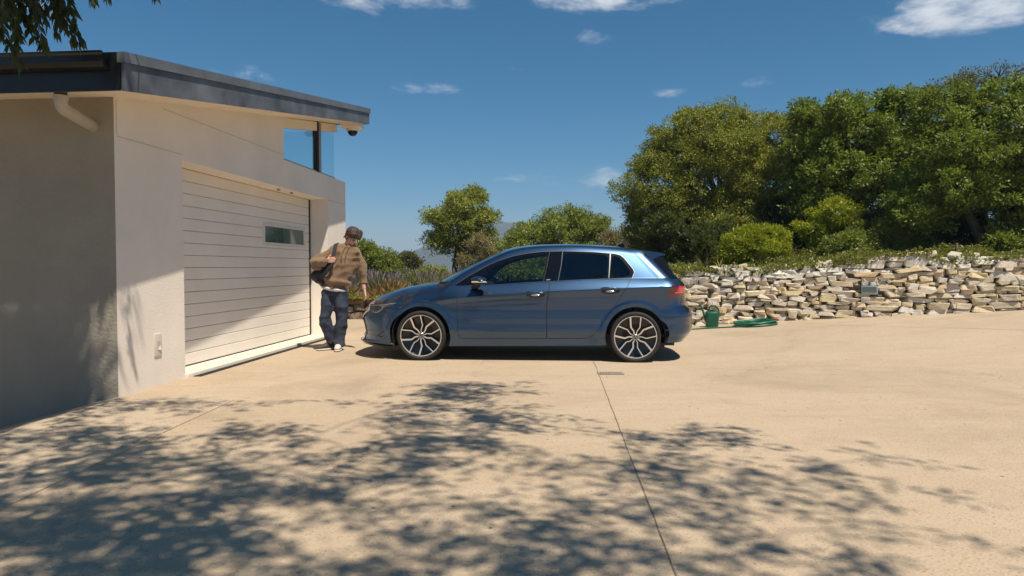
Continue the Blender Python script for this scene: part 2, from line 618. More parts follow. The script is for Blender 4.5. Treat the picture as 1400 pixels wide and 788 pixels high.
def capsule(mb, a, ra, b, rb, sa=(1, 1, 1), sb=None, R=None, n=7):
    hull(mb, sphere_pts(a, ra, sa, R, n) + sphere_pts(b, rb, sb or sa, R, n))


def ellipsoid(mb, c, r, R=None, n=9):
    hull(mb, sphere_pts(c, 1.0, r, R, n))


def fuse(mb, name, mat, voxel, smooth_iter=4, parent=None, disp=None):
    """melt overlapping shapes into one continuous skin"""
    me = mesh_from(name + '_raw', mb.v, mb.f, None)
    o = bpy.data.objects.new(name + '_raw', me)
    COL.objects.link(o)
    rm = o.modifiers.new('r', 'REMESH')
    rm.mode = 'VOXEL'
    rm.voxel_size = voxel
    if smooth_iter:
        sm = o.modifiers.new('s', 'SMOOTH')
        sm.factor = 0.5
        sm.iterations = smooth_iter
    dg = bpy.context.evaluated_depsgraph_get()
    dg.update()
    res = bpy.data.meshes.new_from_object(o.evaluated_get(dg))
    bpy.data.objects.remove(o)
    bpy.data.meshes.remove(me)
    n = len(res.vertices)
    if disp is not None:
        co = np.empty(n * 3, dtype=np.float32)
        no = np.empty(n * 3, dtype=np.float32)
        res.vertices.foreach_get('co', co)
        res.vertices.foreach_get('normal', no)
        co = co.reshape(-1, 3)
        no = no.reshape(-1, 3)
        co = disp(co, no)
        res.vertices.foreach_set('co', co.astype(np.float32).ravel())
    res.polygons.foreach_set('use_smooth', np.ones(len(res.polygons), dtype=bool))
    res.materials.clear()
    res.materials.append(MATS[mat])
    res.name = name
    res.update()
    return obj(name, res, parent)


def smoothstep(a, b, x):
    t = np.clip((x - a) / (b - a), 0, 1)
    return t * t * (3 - 2 * t)


# ------------------------------------------------------------------ setting
WALL_PATH = [(1.2, 13.7), (2.4, 13.2), (3.3, 12.7), (5.4, 12.05), (6.6, 11.5), (8.0, 10.95), (10.5, 10.3), (14.0, 9.6), (24.0, 8.4)]


def gz(X, Y):
    """height of the driveway: dips along the shaded wall on the left, climbs to the right"""
    X = np.asarray(X, float)
    Y = np.asarray(Y, float)
    left = np.maximum(0, -3.42 - X)
    left = np.where(left < 0.2, left * left / 0.4, left - 0.1)
    z = -0.27 * np.minimum(left, 4.0) * smoothstep(9.0, 6.6, Y)
    r = np.maximum(0, X - 1.9)
    r = np.where(r < 0.8, r * r / 1.6, r - 0.4)
    z = z + 0.083 * np.minimum(r, 22) * smoothstep(4.5, 10.0, Y)
    return z


def grid_mesh(name, xs, ys, fz, mat, smooth=True):
    Xg, Yg = np.meshgrid(xs, ys, indexing='ij')
    Z = fz(Xg, Yg)
    v = np.stack([Xg, Yg, Z], -1).reshape(-1, 3)
    n, m = len(xs), len(ys)
    i, j = np.meshgrid(np.arange(n - 1), np.arange(m - 1), indexing='ij')
    a = (i * m + j).ravel()
    f = np.stack([a, a + m, a + m + 1, a + 1], -1)
    return mesh_from(name, v, f, mat, smooth)


drive = obj('driveway', grid_mesh('driveway', np.linspace(-14, 26, 161), np.linspace(-16, 17, 133), gz, 'concrete'))
tag(drive, kind='structure')


def sheet(name, poly, dz, mat, parent=None, res=0.25):
    """flat sheet that follows the drive, dz above it"""
    bm = bmesh.new()
    vs = [bm.verts.new((x, y, 0)) for x, y in poly]
    bm.faces.new(vs)
    xs = [p[0] for p in poly]
    ys = [p[1] for p in poly]
    for k in np.arange(math.floor(min(xs) / res) * res, max(xs), res):
        bmesh.ops.bisect_plane(bm, geom=bm.verts[:] + bm.edges[:] + bm.faces[:], plane_co=(k, 0, 0), plane_no=(1, 0, 0))
    for k in np.arange(math.floor(min(ys) / res) * res, max(ys), res):
        bmesh.ops.bisect_plane(bm, geom=bm.verts[:] + bm.edges[:] + bm.faces[:], plane_co=(0, k, 0), plane_no=(0, 1, 0))
    for v in bm.verts:
        v.co.z = float(gz(v.co.x, v.co.y)) + dz
    for f in bm.faces:
        if f.normal.z < 0:
            f.normal_flip()
    me = bpy.data.meshes.new(name)
    bm.to_mesh(me)
    bm.free()
    me.materials.append(MATS[mat])
    return obj(name, me, parent)


def ribbon_on_ground(name, pts, width, dz, mat, parent, wob=0.0, step=0.12):
    P = [Vector((x, y, 0)) for x, y in pts]
    q = []
    for a, b in zip(P[:-1], P[1:]):
        n = max(1, int((b - a).length / step))
        q += [a + (b - a) * (k / n) for k in range(n)]
    q.append(P[-1])
    v, f = [], []
    for i, p in enumerate(q):
        d = (q[min(i + 1, len(q) - 1)] - q[max(i - 1, 0)]).normalized()
        nrm = Vector((-d.y, d.x, 0))
        o = random.uniform(-wob, wob)
        hw = width * 0.5 * random.uniform(0.6, 1.3)
        for s in (-1, 1):
            c = p + nrm * (s * hw + o)
            v.append((c.x, c.y, float(gz(c.x, c.y)) + dz))
        if i:
            k = 2 * i
            f.append((k - 2, k, k + 1, k - 1))
    return obj(name, mesh_from(name, v, f, mat), parent)


material('joint_dark', (0.22, 0.175, 0.13), 0.95, var=0.5, vscale=9)
material('joint_soft', (0.27, 0.22, 0.17), 0.95, var=0.4, vscale=6)
ribbon_on_ground('expansion_joint', [(1.03, 9.2), (0.974, 8.04), (0.80, 5.4), (0.617, 2.58), (0.45, 0.0)], 0.0062, 0.004, 'joint_dark', drive, 0.002)
ribbon_on_ground('expansion_joint', [(4.75, 12.0), (5.15, 11.0), (5.75, 10.0), (6.7, 9.0), (8.2, 8.1), (11, 7.2)], 0.010, 0.004, 'joint_soft', drive, 0.004)
# paler slab poured against the house corner, a low lip above the drive
slab_poly = [(-2.41, 6.02), (-3.52, 6.14), (-6.2, 6.1), (-6.2, 1.5), (-2.45, 1.5), (-2.43, 5.1)]
slab = sheet('apron_slab', slab_poly, 0.007, 'concrete_pale')
tag(slab, kind='structure')
lip = MB()
for a, b in ((0, 1), (4, 5), (5, 0)):
    pa, pb = slab_poly[a], slab_poly[b]
    za, zb_ = float(gz(*pa)), float(gz(*pb))
    lip.add([(*pa, za - 0.01), (*pb, zb_ - 0.01), (*pb, zb_ + 0.0068), (*pa, za + 0.0068)], [(0, 1, 2, 3)])
lip.build('slab_lip', 'concrete', slab)

# floor drain in the drive
gr = empty('drain_grate', (1.07, 7.54, 0.004), -0.02, 'small slotted drain cover set in the concrete by the joint', 'drain')
g = MB()
g.box((-0.14, -0.085, 0), (0.14, 0.085, 0.004))
g.build('cover_plate', 'grate', gr)
for r_ in (-0.045, 0.0, 0.045):
    for k in range(8):
        h = MB()
        x = -0.105 + k * 0.03
        h.box((x - 0.006, r_ - 0.016, 0.0045), (x + 0.006, r_ + 0.016, 0.0062))
        h.build('slot', 'joint_dark', gr)

# terrain out to the horizon and planted banks
ter = obj('terrain', grid_mesh('terrain', np.linspace(-4000, 4000, 41), np.linspace(-3000, 5000, 41),
          lambda X, Y: -1.6 - 14 * smoothstep(60, 900, np.hypot(X, Y)), 'field'))
tag(ter, kind='structure')


def wall_y(X):
    xs = [p[0] for p in WALL_PATH]
    return np.interp(X, xs, [p[1] for p in WALL_PATH])


def bank_z(X, Y):
    d = Y - wall_y(X)
    top = np.interp(X, [1.2, 3.3, 5.4, 6.6, 8, 12], [0.7, 0.86, 1.02, 1.16, 1.14, 1.2])
    z = top + 0.10 * np.clip(d, 0, 5)
    return z


def bank_mesh():
    xs = np.concatenate([np.linspace(1.3, 12, 40), np.linspace(13, 32, 14)])
    ds = np.array([0.16, 0.4, 0.8, 1.5, 2.5, 4, 6, 9, 13, 18])
    Xg, D = np.meshgrid(xs, ds, indexing='ij')
    Yg = wall_y(Xg) + D
    Z = bank_z(Xg, Yg) + RNG.normal(0, 0.02, Xg.shape)
    Z[:, -1] = -2
    Z[0, :] = -1
    v = np.stack([Xg, Yg, Z], -1).reshape(-1, 3)
    m = len(ds)
    i, j = np.meshgrid(np.arange(len(xs) - 1), np.arange(m - 1), indexing='ij')
    a = (i * m + j).ravel()
    return mesh_from('planted_bank', v, np.stack([a, a + m, a + m + 1, a + 1], -1), 'soil', True)


tag(obj('planted_bank', bank_mesh()), kind='structure')


def bed_z(X, Y):
    return 0.42 + 0.05 * np.clip(Y - 15.6, 0, 3) - 0.10 * np.clip(Y - 20, 0, 20)


tag(obj('flower_bed_soil', grid_mesh('flower_bed_soil', np.linspace(-14, 2.6, 30), np.linspace(15.35, 40, 30), bed_z, 'soil')), kind='structure')


# far hills
def fbm(X, Y, seed, octaves=5):
    r = np.random.default_rng(seed)
    z = np.zeros_like(X)
    a = 1.0
    for k in range(octaves):
        for _ in range(3):
            th, ph = r.uniform(0, 2 * PI), r.uniform(0, 2 * PI)
            fq = 2 ** k * r.uniform(0.7, 1.3)
            z += a * np.sin((X * math.cos(th) + Y * math.sin(th)) * fq + ph) / 3
        a *= 0.5
    return z


def hill(name, dist, pts, depth, seed, rough):
    """ridge line given as (azimuth slope, elevation slope) at its distance, with a slope running towards us"""
    A = np.array([p[0] for p in pts]) * dist
    B = np.array([p[1] for p in pts]) * dist
    xs = np.linspace(A[0], A[-1], 110)
    ys = np.linspace(dist - depth, dist + depth, 46)

    def f(X, Y):
        ridge = np.interp(X, A, B)
        t = np.abs(Y - dist) / depth
        z = -17 + (ridge + 17) * (1 - t ** 1.25)
        return z + fbm(X / 110, Y / 110, seed) * rough * (1 - np.abs(2 * t - 1) ** 4) + fbm(X / 40, Y / 40, seed + 1, 3) * rough * 0.1
    o = obj(name, grid_mesh(name, xs, ys, f, 'mountain'))
    return tag(o, kind='structure')


hill('hill', 1000, [(-0.24, -0.004), (-0.19, 0.002), (-0.165, 0.012), (-0.145, 0.023), (-0.125, 0.030), (-0.10, 0.036), (-0.07, 0.046),
                    (-0.035, 0.060), (-0.018, 0.066), (-0.005, 0.064), (0.01, 0.065), (0.03, 0.059), (0.07, 0.054), (0.12, 0.056), (0.2, 0.042), (0.3, 0.03)], 260, 3, 5)

# ------------------------------------------------------------------ garage building
BC = Vector((-3.508, 6.181, 0))
BROT = -math.atan2(0.0899, 0.9959)
house = empty('garage_building', BC, BROT, 'cream plastered garage building with sloping dark roof at the left', 'building')
SLOPE = 0.163


def soff(t):
    return 2.655 + SLOPE * t


OP0, OP1, OPZ = 1.072, 5.335, 2.262
TEND, PARZ = 6.22, 2.655
G0, G1, G2 = 3.607, 4.883, 5.73
TH = 0.31
wall = MB()
ZB = -2.0


def quad(mb, a, b, c, d):
    mb.add([a, b, c, d], [(0, 1, 2, 3)])


# front leaf towards the drive (o = 0) built round the door opening
def wq(t0, t1, z00, z01, z10, z11):   # t0: z00..z01 ; t1: z10..z11
    quad(wall, (0, t0, z00), (0, t1, z10), (0, t1, z11), (0, t0, z01))


wq(0, OP0, ZB, soff(0), ZB, soff(OP0))
wq(OP0, G0, OPZ, soff(OP0), OPZ, soff(G0))
wq(G0, OP1, OPZ, PARZ, OPZ, PARZ)
wq(OP1, TEND, ZB, PARZ, ZB, PARZ)
# reveals
quad(wall, (0, OP0, ZB), (0, OP0, OPZ), (-TH, OP0, OPZ), (-TH, OP0, ZB))
quad(wall, (0, OP1, ZB), (-TH, OP1, ZB), (-TH, OP1, OPZ), (0, OP1, OPZ))
quad(wall, (0, OP0, OPZ), (0, OP1, OPZ), (-TH, OP1, OPZ), (-TH, OP0, OPZ))
# parapet top, jamb beside the glazing, far end, back
quad(wall, (0, G0, PARZ), (0, TEND, PARZ), (-0.35, TEND, PARZ), (-0.35, G0, PARZ))
quad(wall, (0, G0, PARZ), (-0.35, G0, PARZ), (-0.35, G0, soff(G0)), (0, G0, soff(G0)))
quad(wall, (0, TEND, ZB), (-7, TEND, ZB), (-7, TEND, PARZ), (0, TEND, PARZ))
quad(wall, (-7, TEND, ZB), (-7, 0, ZB), (-7, 0, PARZ - .5), (-7, TEND, PARZ - .5))
quad(wall, (-0.35, G0, PARZ - 0.01), (-0.35, TEND, PARZ - 0.01), (-7, TEND, PARZ - 0.01), (-7, G0, PARZ - 0.01))
quad(wall, (-0.35, G0, soff(G0)), (-0.35, G0, PARZ), (-7, G0, PARZ), (-7, G0, soff(G0)))
wall.build('wall', 'plaster', house)
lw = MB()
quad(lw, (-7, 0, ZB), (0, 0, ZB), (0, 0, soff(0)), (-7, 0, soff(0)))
lw.build('wall', 'plaster_rough_shaded', house)
# plaster control joints
gv = MB()
gv.box((0.0005, 0.03, 2.315), (0.0022, OP0 + 0.0, 2.322))
gv.box((0.0005, 0.03, 2.33), (0.0022, 0.036, soff(0.03) - 0.02))
gv.build('control_joint', 'groove_dark', house)
gv = MB()
gv.box((0.0005, 0.75, 2.715), (0.0022, G0 - 0.01, 2.722))
gv.build('control_joint', 'groove_dark', house)
gv = MB()
gv.box((0.0005, OP1 + 0.01, 2.255), (0.0022, TEND - 0.01, 2.262))
gv.build('control_joint', 'groove_dark', house)

# garage door
door = empty('garage_door', (-TH, 0, 0))
door.parent = house
NS = 16
zs = np.linspace(0.045, OPZ + 0.0, NS + 1)
bk = MB()
bk.box((-0.07, OP0 + 0.002, 0.04), (-0.03, OP1 - 0.034, OPZ + 0.03))
bk.build('door_backing', 'groove_dark', door)
WT0, WT1, WZ0, WZ1 = 3.60, 5.10, 1.475, 1.775
sl_full = None
for k in range(NS):
    z0, z1 = zs[k] + 0.0022, zs[k + 1] - 0.0022
    spans = [(OP0 + 0.004, OP1 - 0.036, z0, z1)]
    if z1 > WZ0 and z0 < WZ1:
        spans = [(OP0 + 0.004, WT0 - 0.001, z0, z1), (WT1 + 0.001, OP1 - 0.036, z0, z1)]
        if z0 < WZ0 - 0.02:
            spans.append((WT0, WT1, z0, WZ0 - 0.001))
        if z1 > WZ1 + 0.02:
            spans.append((WT0, WT1, WZ1 + 0.001, z1))
    for a, b, z0, z1 in spans:
        s = MB()
        e = 0.006
        prof = [(-0.028, z0), (-0.006, z0), (0.0, z0 + e), (0.0, z1 - e), (-0.006, z1), (-0.028, z1)]
        s.prism(prof, a, b, lambda o_, z_, t_: (o_, t_, z_))
        s.build('slat', 'door_slat', door)
# black seal down the far jamb and along the bottom
sl = MB()
sl.box((-0.06, OP1 - 0.034, 0.04), (0.012, OP1 - 0.002, OPZ - 0.002))
sl.build('side_seal', 'black_rubber', door)
sl = MB()
sl.box((-0.03, OP0 + 0.002, 0.018), (0.006, OP1 - 0.036, 0.046))
sl.build('bottom_seal', 'black_rubber', door)
wf = MB()
for a0, a1, b0, b1 in ((WT0, WT1, WZ1 - 0.035, WZ1), (WT0, WT1, WZ0, WZ0 + 0.035), (WT0, WT0 + 0.045, WZ0 + 0.035, WZ1 - 0.035), (WT1 - 0.045, WT1, WZ0 + 0.035, WZ1 - 0.035)):
    wf.box((-0.028, a0, b0), (0.012, a1, b1))
wf.build('window_frame', 'white_frame', door)
mid = 0.45 * WT0 + 0.55 * WT1 - 0.12
p1 = MB()
p1.box((-0.02, WT0 + 0.045, WZ0 + 0.035), (-0.008, mid, WZ1 - 0.035))
p1.build('pane', 'pane_teal', door)
p1 = MB()
p1.box((-0.02, mid, WZ0 + 0.035), (-0.0085, WT1 - 0.045, WZ1 - 0.035))
p1.build('pane', 'pane_grey', door)
th = MB()
th.box((-TH - 0.02, OP0 + 0.002, -0.05), (0.03, OP1 + 0.12, 0.038))
th_o = th.build('threshold', 'threshold', house)
bevel(th_o, 0.006, 2)
dr = MB()
dr.box((0.031, OP0 + 0.10, -0.02), (0.115, OP1 + 0.1, 0.0045))
dr.build('channel_drain', 'hole_dark', house)
for tk in (2.6, 3.05):      # small fittings under the lintel
    b = MB()
    b.tube([(-0.12, tk + 1.1, OPZ - 0.002), (-0.12, tk + 1.1, OPZ - 0.028)], 0.022, 10)
    b.build('downlight', 'aluminium', house)

# roof
FO = 0.50
T0, T1 = -0.62, 5.95


def fz(t, h):
    return soff(t) + h


so = MB()
v = [(FO, T0, soff(T0)), (FO, T1, soff(T1)), (-7.5, T1, soff(T1)), (-7.5, T0, soff(T0))]
so.add(v, [(0, 1, 2, 3)])
so.build('soffit', 'soffit_paint', house)
rf = MB()
v = [(FO + 0.01, T0 - 0.02, fz(T0, 0.285)), (FO + 0.01, T1 + 0.01, fz(T1, 0.245)), (-7.5, T1 + 0.01, fz(T1, 0.245)), (-7.5, T0 - 0.02, fz(T0, 0.285))]
rf.add(v, [(0, 1, 2, 3)])
rf.build('roof', 'flashing', house)
HF0, HF1 = 0.205, 0.165           # lower fascia board heights near / far


def fascia_piece(o0, o1, t0, t1, h00, h01, h10, h11):
    m = MB()
    m.add([(o0, t0, fz(t0, h00)), (o1, t0, fz(t0, h00)), (o1, t1, fz(t1, h10)), (o0, t1, fz(t1, h10)),
           (o0, t0, fz(t0, h01)), (o1, t0, fz(t0, h01)), (o1, t1, fz(t1, h11)), (o0, t1, fz(t1, h11))],
          [(0, 3, 2, 1), (4, 5, 6, 7), (0, 1, 5, 4), (1, 2, 6, 5), (2, 3, 7, 6), (3, 0, 4, 7)])
    return m


fascia_piece(FO, FO + 0.025, T0, T1, -0.012, HF0, -0.012, HF1).build('fascia_board', 'fascia', house)
fascia_piece(FO - 0.02, FO + 0.042, T0 - 0.022, T1 + 0.012, HF0 + 0.002, 0.29, HF1 + 0.002, 0.25).build('roof_flashing', 'flashing', house)
fe = MB()
fe.box((-7.5, T1 + 0.001, soff(T1) - 0.012), (FO - 0.001, T1 + 0.02, soff(T1) + 0.24))
fe.build('fascia_board', 'fascia', house)
ff = MB()
ff.box((-7.5, T0 - 0.02, soff(T0) - 0.012), (FO - 0.004, T0 - 0.001, soff(T0) + 0.285))
ff.build('fascia_board', 'gutter_black', house)
# gutter along the low front edge
gt = MB()
zg = soff(T0) + 0.15
prof = [(-0.021, 0.10), (-0.021, 0.0), (-0.05, -0.012), (-0.10, 0.0), (-0.125, 0.035), (-0.125, 0.085), (-0.14, 0.10), (-0.14, 0.115), (-0.115, 0.115), (-0.115, 0.02), (-0.04, 0.005), (-0.034, 0.10)]
gt.prism(prof, -7.5, FO - 0.07, lambda a, b, o_: (o_, T0 + a, zg + b))
gt.build('gutter', 'gutter_black', house)
# rainwater pipe
pp = MB()
po = -0.09
pp.tube([(po, T0 + 0.10, soff(T0) + 0.14), (po, T0 + 0.10, soff(T0) - 0.015)], 0.048, 16)
pp.build('downpipe', 'gutter_black', house, smooth=True)
auto_smooth(house.children[-1], 50)
pp = MB()
pts = [(po, T0 + 0.10, soff(T0) - 0.015), (po, T0 + 0.10, soff(T0) - 0.065), (po - 0.006, T0 + 0.118, soff(T0) - 0.092), (po - 0.018, T0 + 0.16, soff(T0) - 0.108),
       (po - 0.10, 0.01, soff(T0) - 0.16)]
pp.tube(pts, 0.050, 18)
pp.tube([(po, T0 + 0.10, soff(T0) - 0.012), (po, T0 + 0.10, soff(T0) - 0.05)], 0.055, 18)
auto_smooth(pp.build('downpipe', 'pipe', house), 50)

# corner clerestory window
win = empty('clerestory_window', (0, 0, 0))
win.parent = house


def pane_poly(t0, t1, o=-0.03, th=0.012, top0=-0.15, top1=-0.13):
    m = MB()
    poly = [(t0, PARZ + 0.004), (t1, PARZ + 0.004), (t1, soff(t1) + top1), (t0, soff(t0) + top0)]
    m.prism(poly, o - th, o, lambda a, b, c: (c, a, b))
    return m


pane_poly(G0 + 0.012, G1).build('pane', 'window_glass', win)
pane_poly(G1 + 0.17, G2).build('pane', 'window_glass', win)
m = MB()
m.box((-1.6, G2, PARZ + 0.004), (-0.03, G2 + 0.012, soff(G2) - 0.13))
m.build('pane', 'window_glass', win)
m = MB()
m.box((-0.075, G1 + 0.001, PARZ + 0.002), (0.0, G1 + 0.075, soff(G1) - 0.002))
m.build('mullion', 'black_rubber', win)
m = MB()
m.box((-0.075, G1 + 0.076, PARZ + 0.002), (0.004, G1 + 0.168, soff(G1) - 0.002))
m.build('mullion', 'aluminium', win)
m = MB()
poly = [(G0, soff(G0) - 0.149), (G2 + 0.10, soff(G2) - 0.129), (G2 + 0.10, soff(G2) - 0.003), (G0, soff(G0) - 0.003)]
m.prism(poly, -0.10, -0.002, lambda a, b, c: (c, a, b))
m.build('window_head', 'soffit_paint', win)
m = MB()
m.box((-0.06, G0 + 0.002, PARZ + 0.0005), (-0.012, G2, PARZ + 0.022))
m.build('window_sill', 'aluminium', win)

# security camera under the far eave corner
sc_ = empty('security_camera', (0.34, 5.60, soff(5.60)))
sc_.parent = house
m = MB()
m.box((-0.16, -0.15, -0.10), (0.15, 0.15, 0.02))
bevel(m.build('mount_box', 'soffit_paint', sc_), 0.012, 2)
m = MB()
m.lathe([(0.0, -0.145), (0.095, -0.142), (0.105, -0.12), (0.105, -0.10)], 24, 'z')
auto_smooth(m.build('housing_ring', 'white_frame', sc_), 40)
m = MB()
m.lathe([(0.001, -0.225)] + [(0.082 * math.sin(a), -0.145 - 0.08 * math.cos(a)) for a in np.linspace(0.15, PI / 2, 9)], 24, 'z')
auto_smooth(m.build('dome', 'gloss_black', sc_), 60)

# outdoor socket low on the wall
sk = empty('wall_socket', (0, 0.59, 0.40))
sk.parent = house
m = MB()
m.box((0.0, -0.058, -0.108), (0.012, 0.058, 0.108))
bevel(m.build('plate', 'socket_plate', sk), 0.004, 2)
m = MB()
m.box((0.0122, -0.02, -0.045), (0.0135, 0.028, 0.035))
m.build('recess', 'groove_dark', sk)
m = MB()
m.add([(0.0122, -0.02, -0.045), (0.028, 0.028, -0.05), (0.0122, 0.028, -0.05), (0.0138, 0.028, -0.005), (0.0138, -0.02, -0.045)], [(0, 1, 3, 4), (0, 2, 1)])
m.build('flap', 'socket_plate', sk)

# ------------------------------------------------------------------ car
YAW = math.radians(4.2)
car = empty('parked_car', (-1.062, 9.478, 0), -YAW, 'metallic blue five door hatchback parked in front of the garage', 'car')
WB = 2.627


def tab(x, xs, ys):
    return np.interp(x, xs, ys)


def spline(xs, ys):
    """monotone-ish cubic through a table (Catmull-Rom on uneven knots)"""
    xs = np.asarray(xs, float)
    ys = np.asarray(ys, float)
    h = np.diff(xs)
    dl = np.diff(ys) / h
    m = np.zeros(len(xs))
    m[1:-1] = np.where(dl[:-1] * dl[1:] > 0, (h[1:] + h[:-1]) * 3 / ((2 * h[1:] + h[:-1]) / np.where(dl[:-1] == 0, 1e-9, dl[:-1]) + (h[1:] + 2 * h[:-1]) / np.where(dl[1:] == 0, 1e-9, dl[1:])), 0)
    m[0], m[-1] = dl[0], dl[-1]

    def f(x):
        x = np.asarray(x, float)
        k = np.clip(np.searchsorted(xs, x) - 1, 0, len(h) - 1)
        t = np.clip((x - xs[k]) / h[k], 0, 1)
        hk = h[k]
        return ((1 + 2 * t) * (1 - t) ** 2 * ys[k] + t * (1 - t) ** 2 * hk * m[k] + t * t * (3 - 2 * t) * ys[k + 1] + t * t * (t - 1) * hk * m[k + 1])
    return f


TOP = spline([-0.92, -0.757, -0.5, -0.36, -0.288, -0.18, -0.074, 0.066, 0.18, 0.25, 0.305, 0.349, 0.482, 0.668, 0.855, 0.92, 1.06, 1.203, 1.393, 1.578, 1.858, 2.028, 2.165, 2.456, 2.746, 2.918, 3.013],
             [0.667, 0.680, 0.699, 0.712, 0.728, 0.785, 0.835, 0.866, 0.888, 0.915, 0.953, 0.985, 1.071, 1.174, 1.266, 1.297, 1.358, 1.394, 1.417, 1.427, 1.429, 1.425, 1.418, 1.398, 1.357, 1.333, 1.31])
BELT = spline([-1, 0.0, 0.407, 0.945, 1.396, 2.02, 2.588, 3.3], [0.80, 0.885, 0.917, 0.938, 0.968, 1.0, 1.02, 1.03])
CRS = spline([-1, -0.25, 0.227, 0.473, 0.753, 1.583, 1.931, 2.511, 3.041, 3.4], [0.66, 0.70, 0.746, 0.783, 0.803, 0.858, 0.874, 0.900, 0.920, 0.925])
BOT = spline([-1.0, -0.80, -0.563, -0.398, 0.40, 1.49, 2.2, 2.95, 3.2, 3.5], [0.195, 0.185, 0.160, 0.145, 0.178, 0.193, 0.202, 0.235, 0.240, 0.250])
X1 = -0.25
NN, NR = 2.5, 3.0
XN = spline([0.10, 0.167, 0.209, 0.245, 0.305, 0.39, 0.476, 0.524, 0.578, 0.619, 0.669, 0.75, 1.5], [-0.80, -0.87, -0.935, -0.90, -0.89, -0.903, -0.914, -0.908, -0.868, -0.822, -0.818, -0.815, -0.80])
XT = spline([0.10, 0.243, 0.315, 0.392, 0.551, 0.63, 0.689, 0.784, 0.922, 0.956, 1.015, 1.224, 1.30], [3.20, 3.29, 3.355, 3.402, 3.402, 3.378, 3.314, 3.305, 3.305, 3.288, 3.222, 3.010, 2.93])


def X2(z):
    z = np.asarray(z, float)
    return 2.93 - np.maximum(0, z - 0.99) * 0.92


DL_X = lambda z: 3.062 - (np.asarray(z, float) - 1.01) * 0.846      # D pillar line


def Wsec(x, z):
    """half width of the body side at length x and height z"""
    x = np.asarray(x, float)
    z = np.asarray(z, float)
    zc, zb = CRS(x), BELT(x)
    kz = np.array([0.10, 0.16, 0.21, 0.27, 0.305, 0.345, 0.375, 0.46, 0.60])
    ky = np.array([0.815, 0.838, 0.853, 0.858, 0.861, 0.886, 0.8895, 0.8865, 0.884])
    low = np.interp(z, kz, ky)
    u = np.clip((z - 0.52) / np.maximum(zc - 0.52, 0.05), 0, 1)
    amp = smoothstep(-0.1, 0.5, x)
    mid = 0.885 + amp * (0.012 * smoothstep(0.72, 1.0, u) - 0.004 * np.sin(u * PI)) - (1 - amp) * 0.010 * u
    y = np.where(z < 0.52, low + (0.885 - np.interp(0.52, kz, ky)) * smoothstep(0.4, 0.52, z), mid)
    # shoulder between the crease and the window sill
    s = np.clip((z - zc) / np.maximum(zb - zc, 0.02), 0, 1)
    ysh = 0.885 + amp * 0.012 - (1 - amp) * 0.010
    yb = 0.812
    shoulder = ysh + (yb - ysh) * (0.8 * s + 0.2 * s * s)
    y = np.where(z > zc, shoulder, y)
    g = np.maximum(0, z - zb)
    y = np.where(z > zb, yb - 0.455 * g - 0.12 * g * g, y)
    y = y - 0.05 * smoothstep(1.7, 3.0, x) * np.clip((z - zb + 0.1) / 0.5, 0, 1)
    y = y - 0.014 * np.clip(np.abs(x - 1.3) / 1.55, 0, 2) ** 3
    # wheel arch flares
    for cx in (0.0, WB):
        r = np.hypot(x - cx, z - 0.305)
        y = y + 0.009 * smoothstep(0.452, 0.418, r) * smoothstep(0.14, 0.3, z) - 0.02 * smoothstep(0.40, 0.36, r) * 0
    # roll over at the top edge
    d = TOP(x) - z
    fend = smoothstep(0.36, 0.2, x)
    rr = 0.078 + 0.047 * fend
    dep = 0.042 + 0.037 * fend
    q = np.clip(1 - d / rr, 0, 1)
    y = y - dep * (1 - np.sqrt(np.maximum(0, 1 - 0.94 * q * q)))
    return y


KN, KR = 0.75, 0.55
UN0, UR1 = X1 - KN * PI / 2, None


def body(u, z):
    """(u, z) on the unrolled side -> point on the right-hand body skin (y >= 0)"""
    u = np.asarray(u, float)
    z = np.asarray(z, float)
    x2 = X2(z)
    thn = np.clip((X1 - u) / KN, 0, PI / 2)
    thr = np.clip((u - x2) / KR, 0, PI / 2)
    xm = np.clip(u, X1, x2)
    W0 = Wsec(xm, z)
    L1 = X1 - XN(z)
    L2 = XT(z) - x2
    x = xm - L1 * np.sin(thn) ** (2 / NN) + L2 * np.sin(thr) ** (2 / NR)
    y = W0 * np.cos(thn) ** (2 / NN) * np.cos(thr) ** (2 / NR)
    # arches sit in the front wing too
    r = np.hypot(x, z - 0.305)
    y = y + np.where(u < X1, 0.009 * smoothstep(0.452, 0.418, r) * smoothstep(0.14, 0.3, z), 0)
    return np.stack([x, y, z], -1)


def x2u(x, z):
    """inverse of the plan rounding"""
    x = np.asarray(x, float)
    z = np.asarray(z, float)
    x2 = X2(z)
    tn = np.clip((X1 - x) / (X1 - XN(z)), 0, 1)
    tr = np.clip((x - x2) / (XT(z) - x2), 0, 1)
    un = X1 - KN * np.arcsin(tn ** (NN / 2))
    ur = x2 + KR * np.arcsin(tr ** (NR / 2))
    return np.where(x < X1, un, np.where(x > x2, ur, x))


def densify(poly, step, closed=True):
    out = []
    n = len(poly)
    for i in range(n if closed else n - 1):
        a, b = np.array(poly[i]), np.array(poly[(i + 1) % n])
        k = max(1, int(np.hypot(*(b - a)) / step))
        for j in range(k):
            out.append(tuple(a + (b - a) * j / k))
    if not closed:
        out.append(tuple(poly[-1]))
    return out


def roundpoly(poly, it=2):
    for _ in range(it):
        q = []
        for i in range(len(poly)):
            a, b = np.array(poly[i]), np.array(poly[(i + 1) % len(poly)])
            q += [tuple(a * 0.75 + b * 0.25), tuple(a * 0.25 + b * 0.75)]
        poly = q
    return poly


def U(poly, step=0.02):
    d = densify(poly, step)
    return [(float(x2u(x, z)), z) for x, z in d]


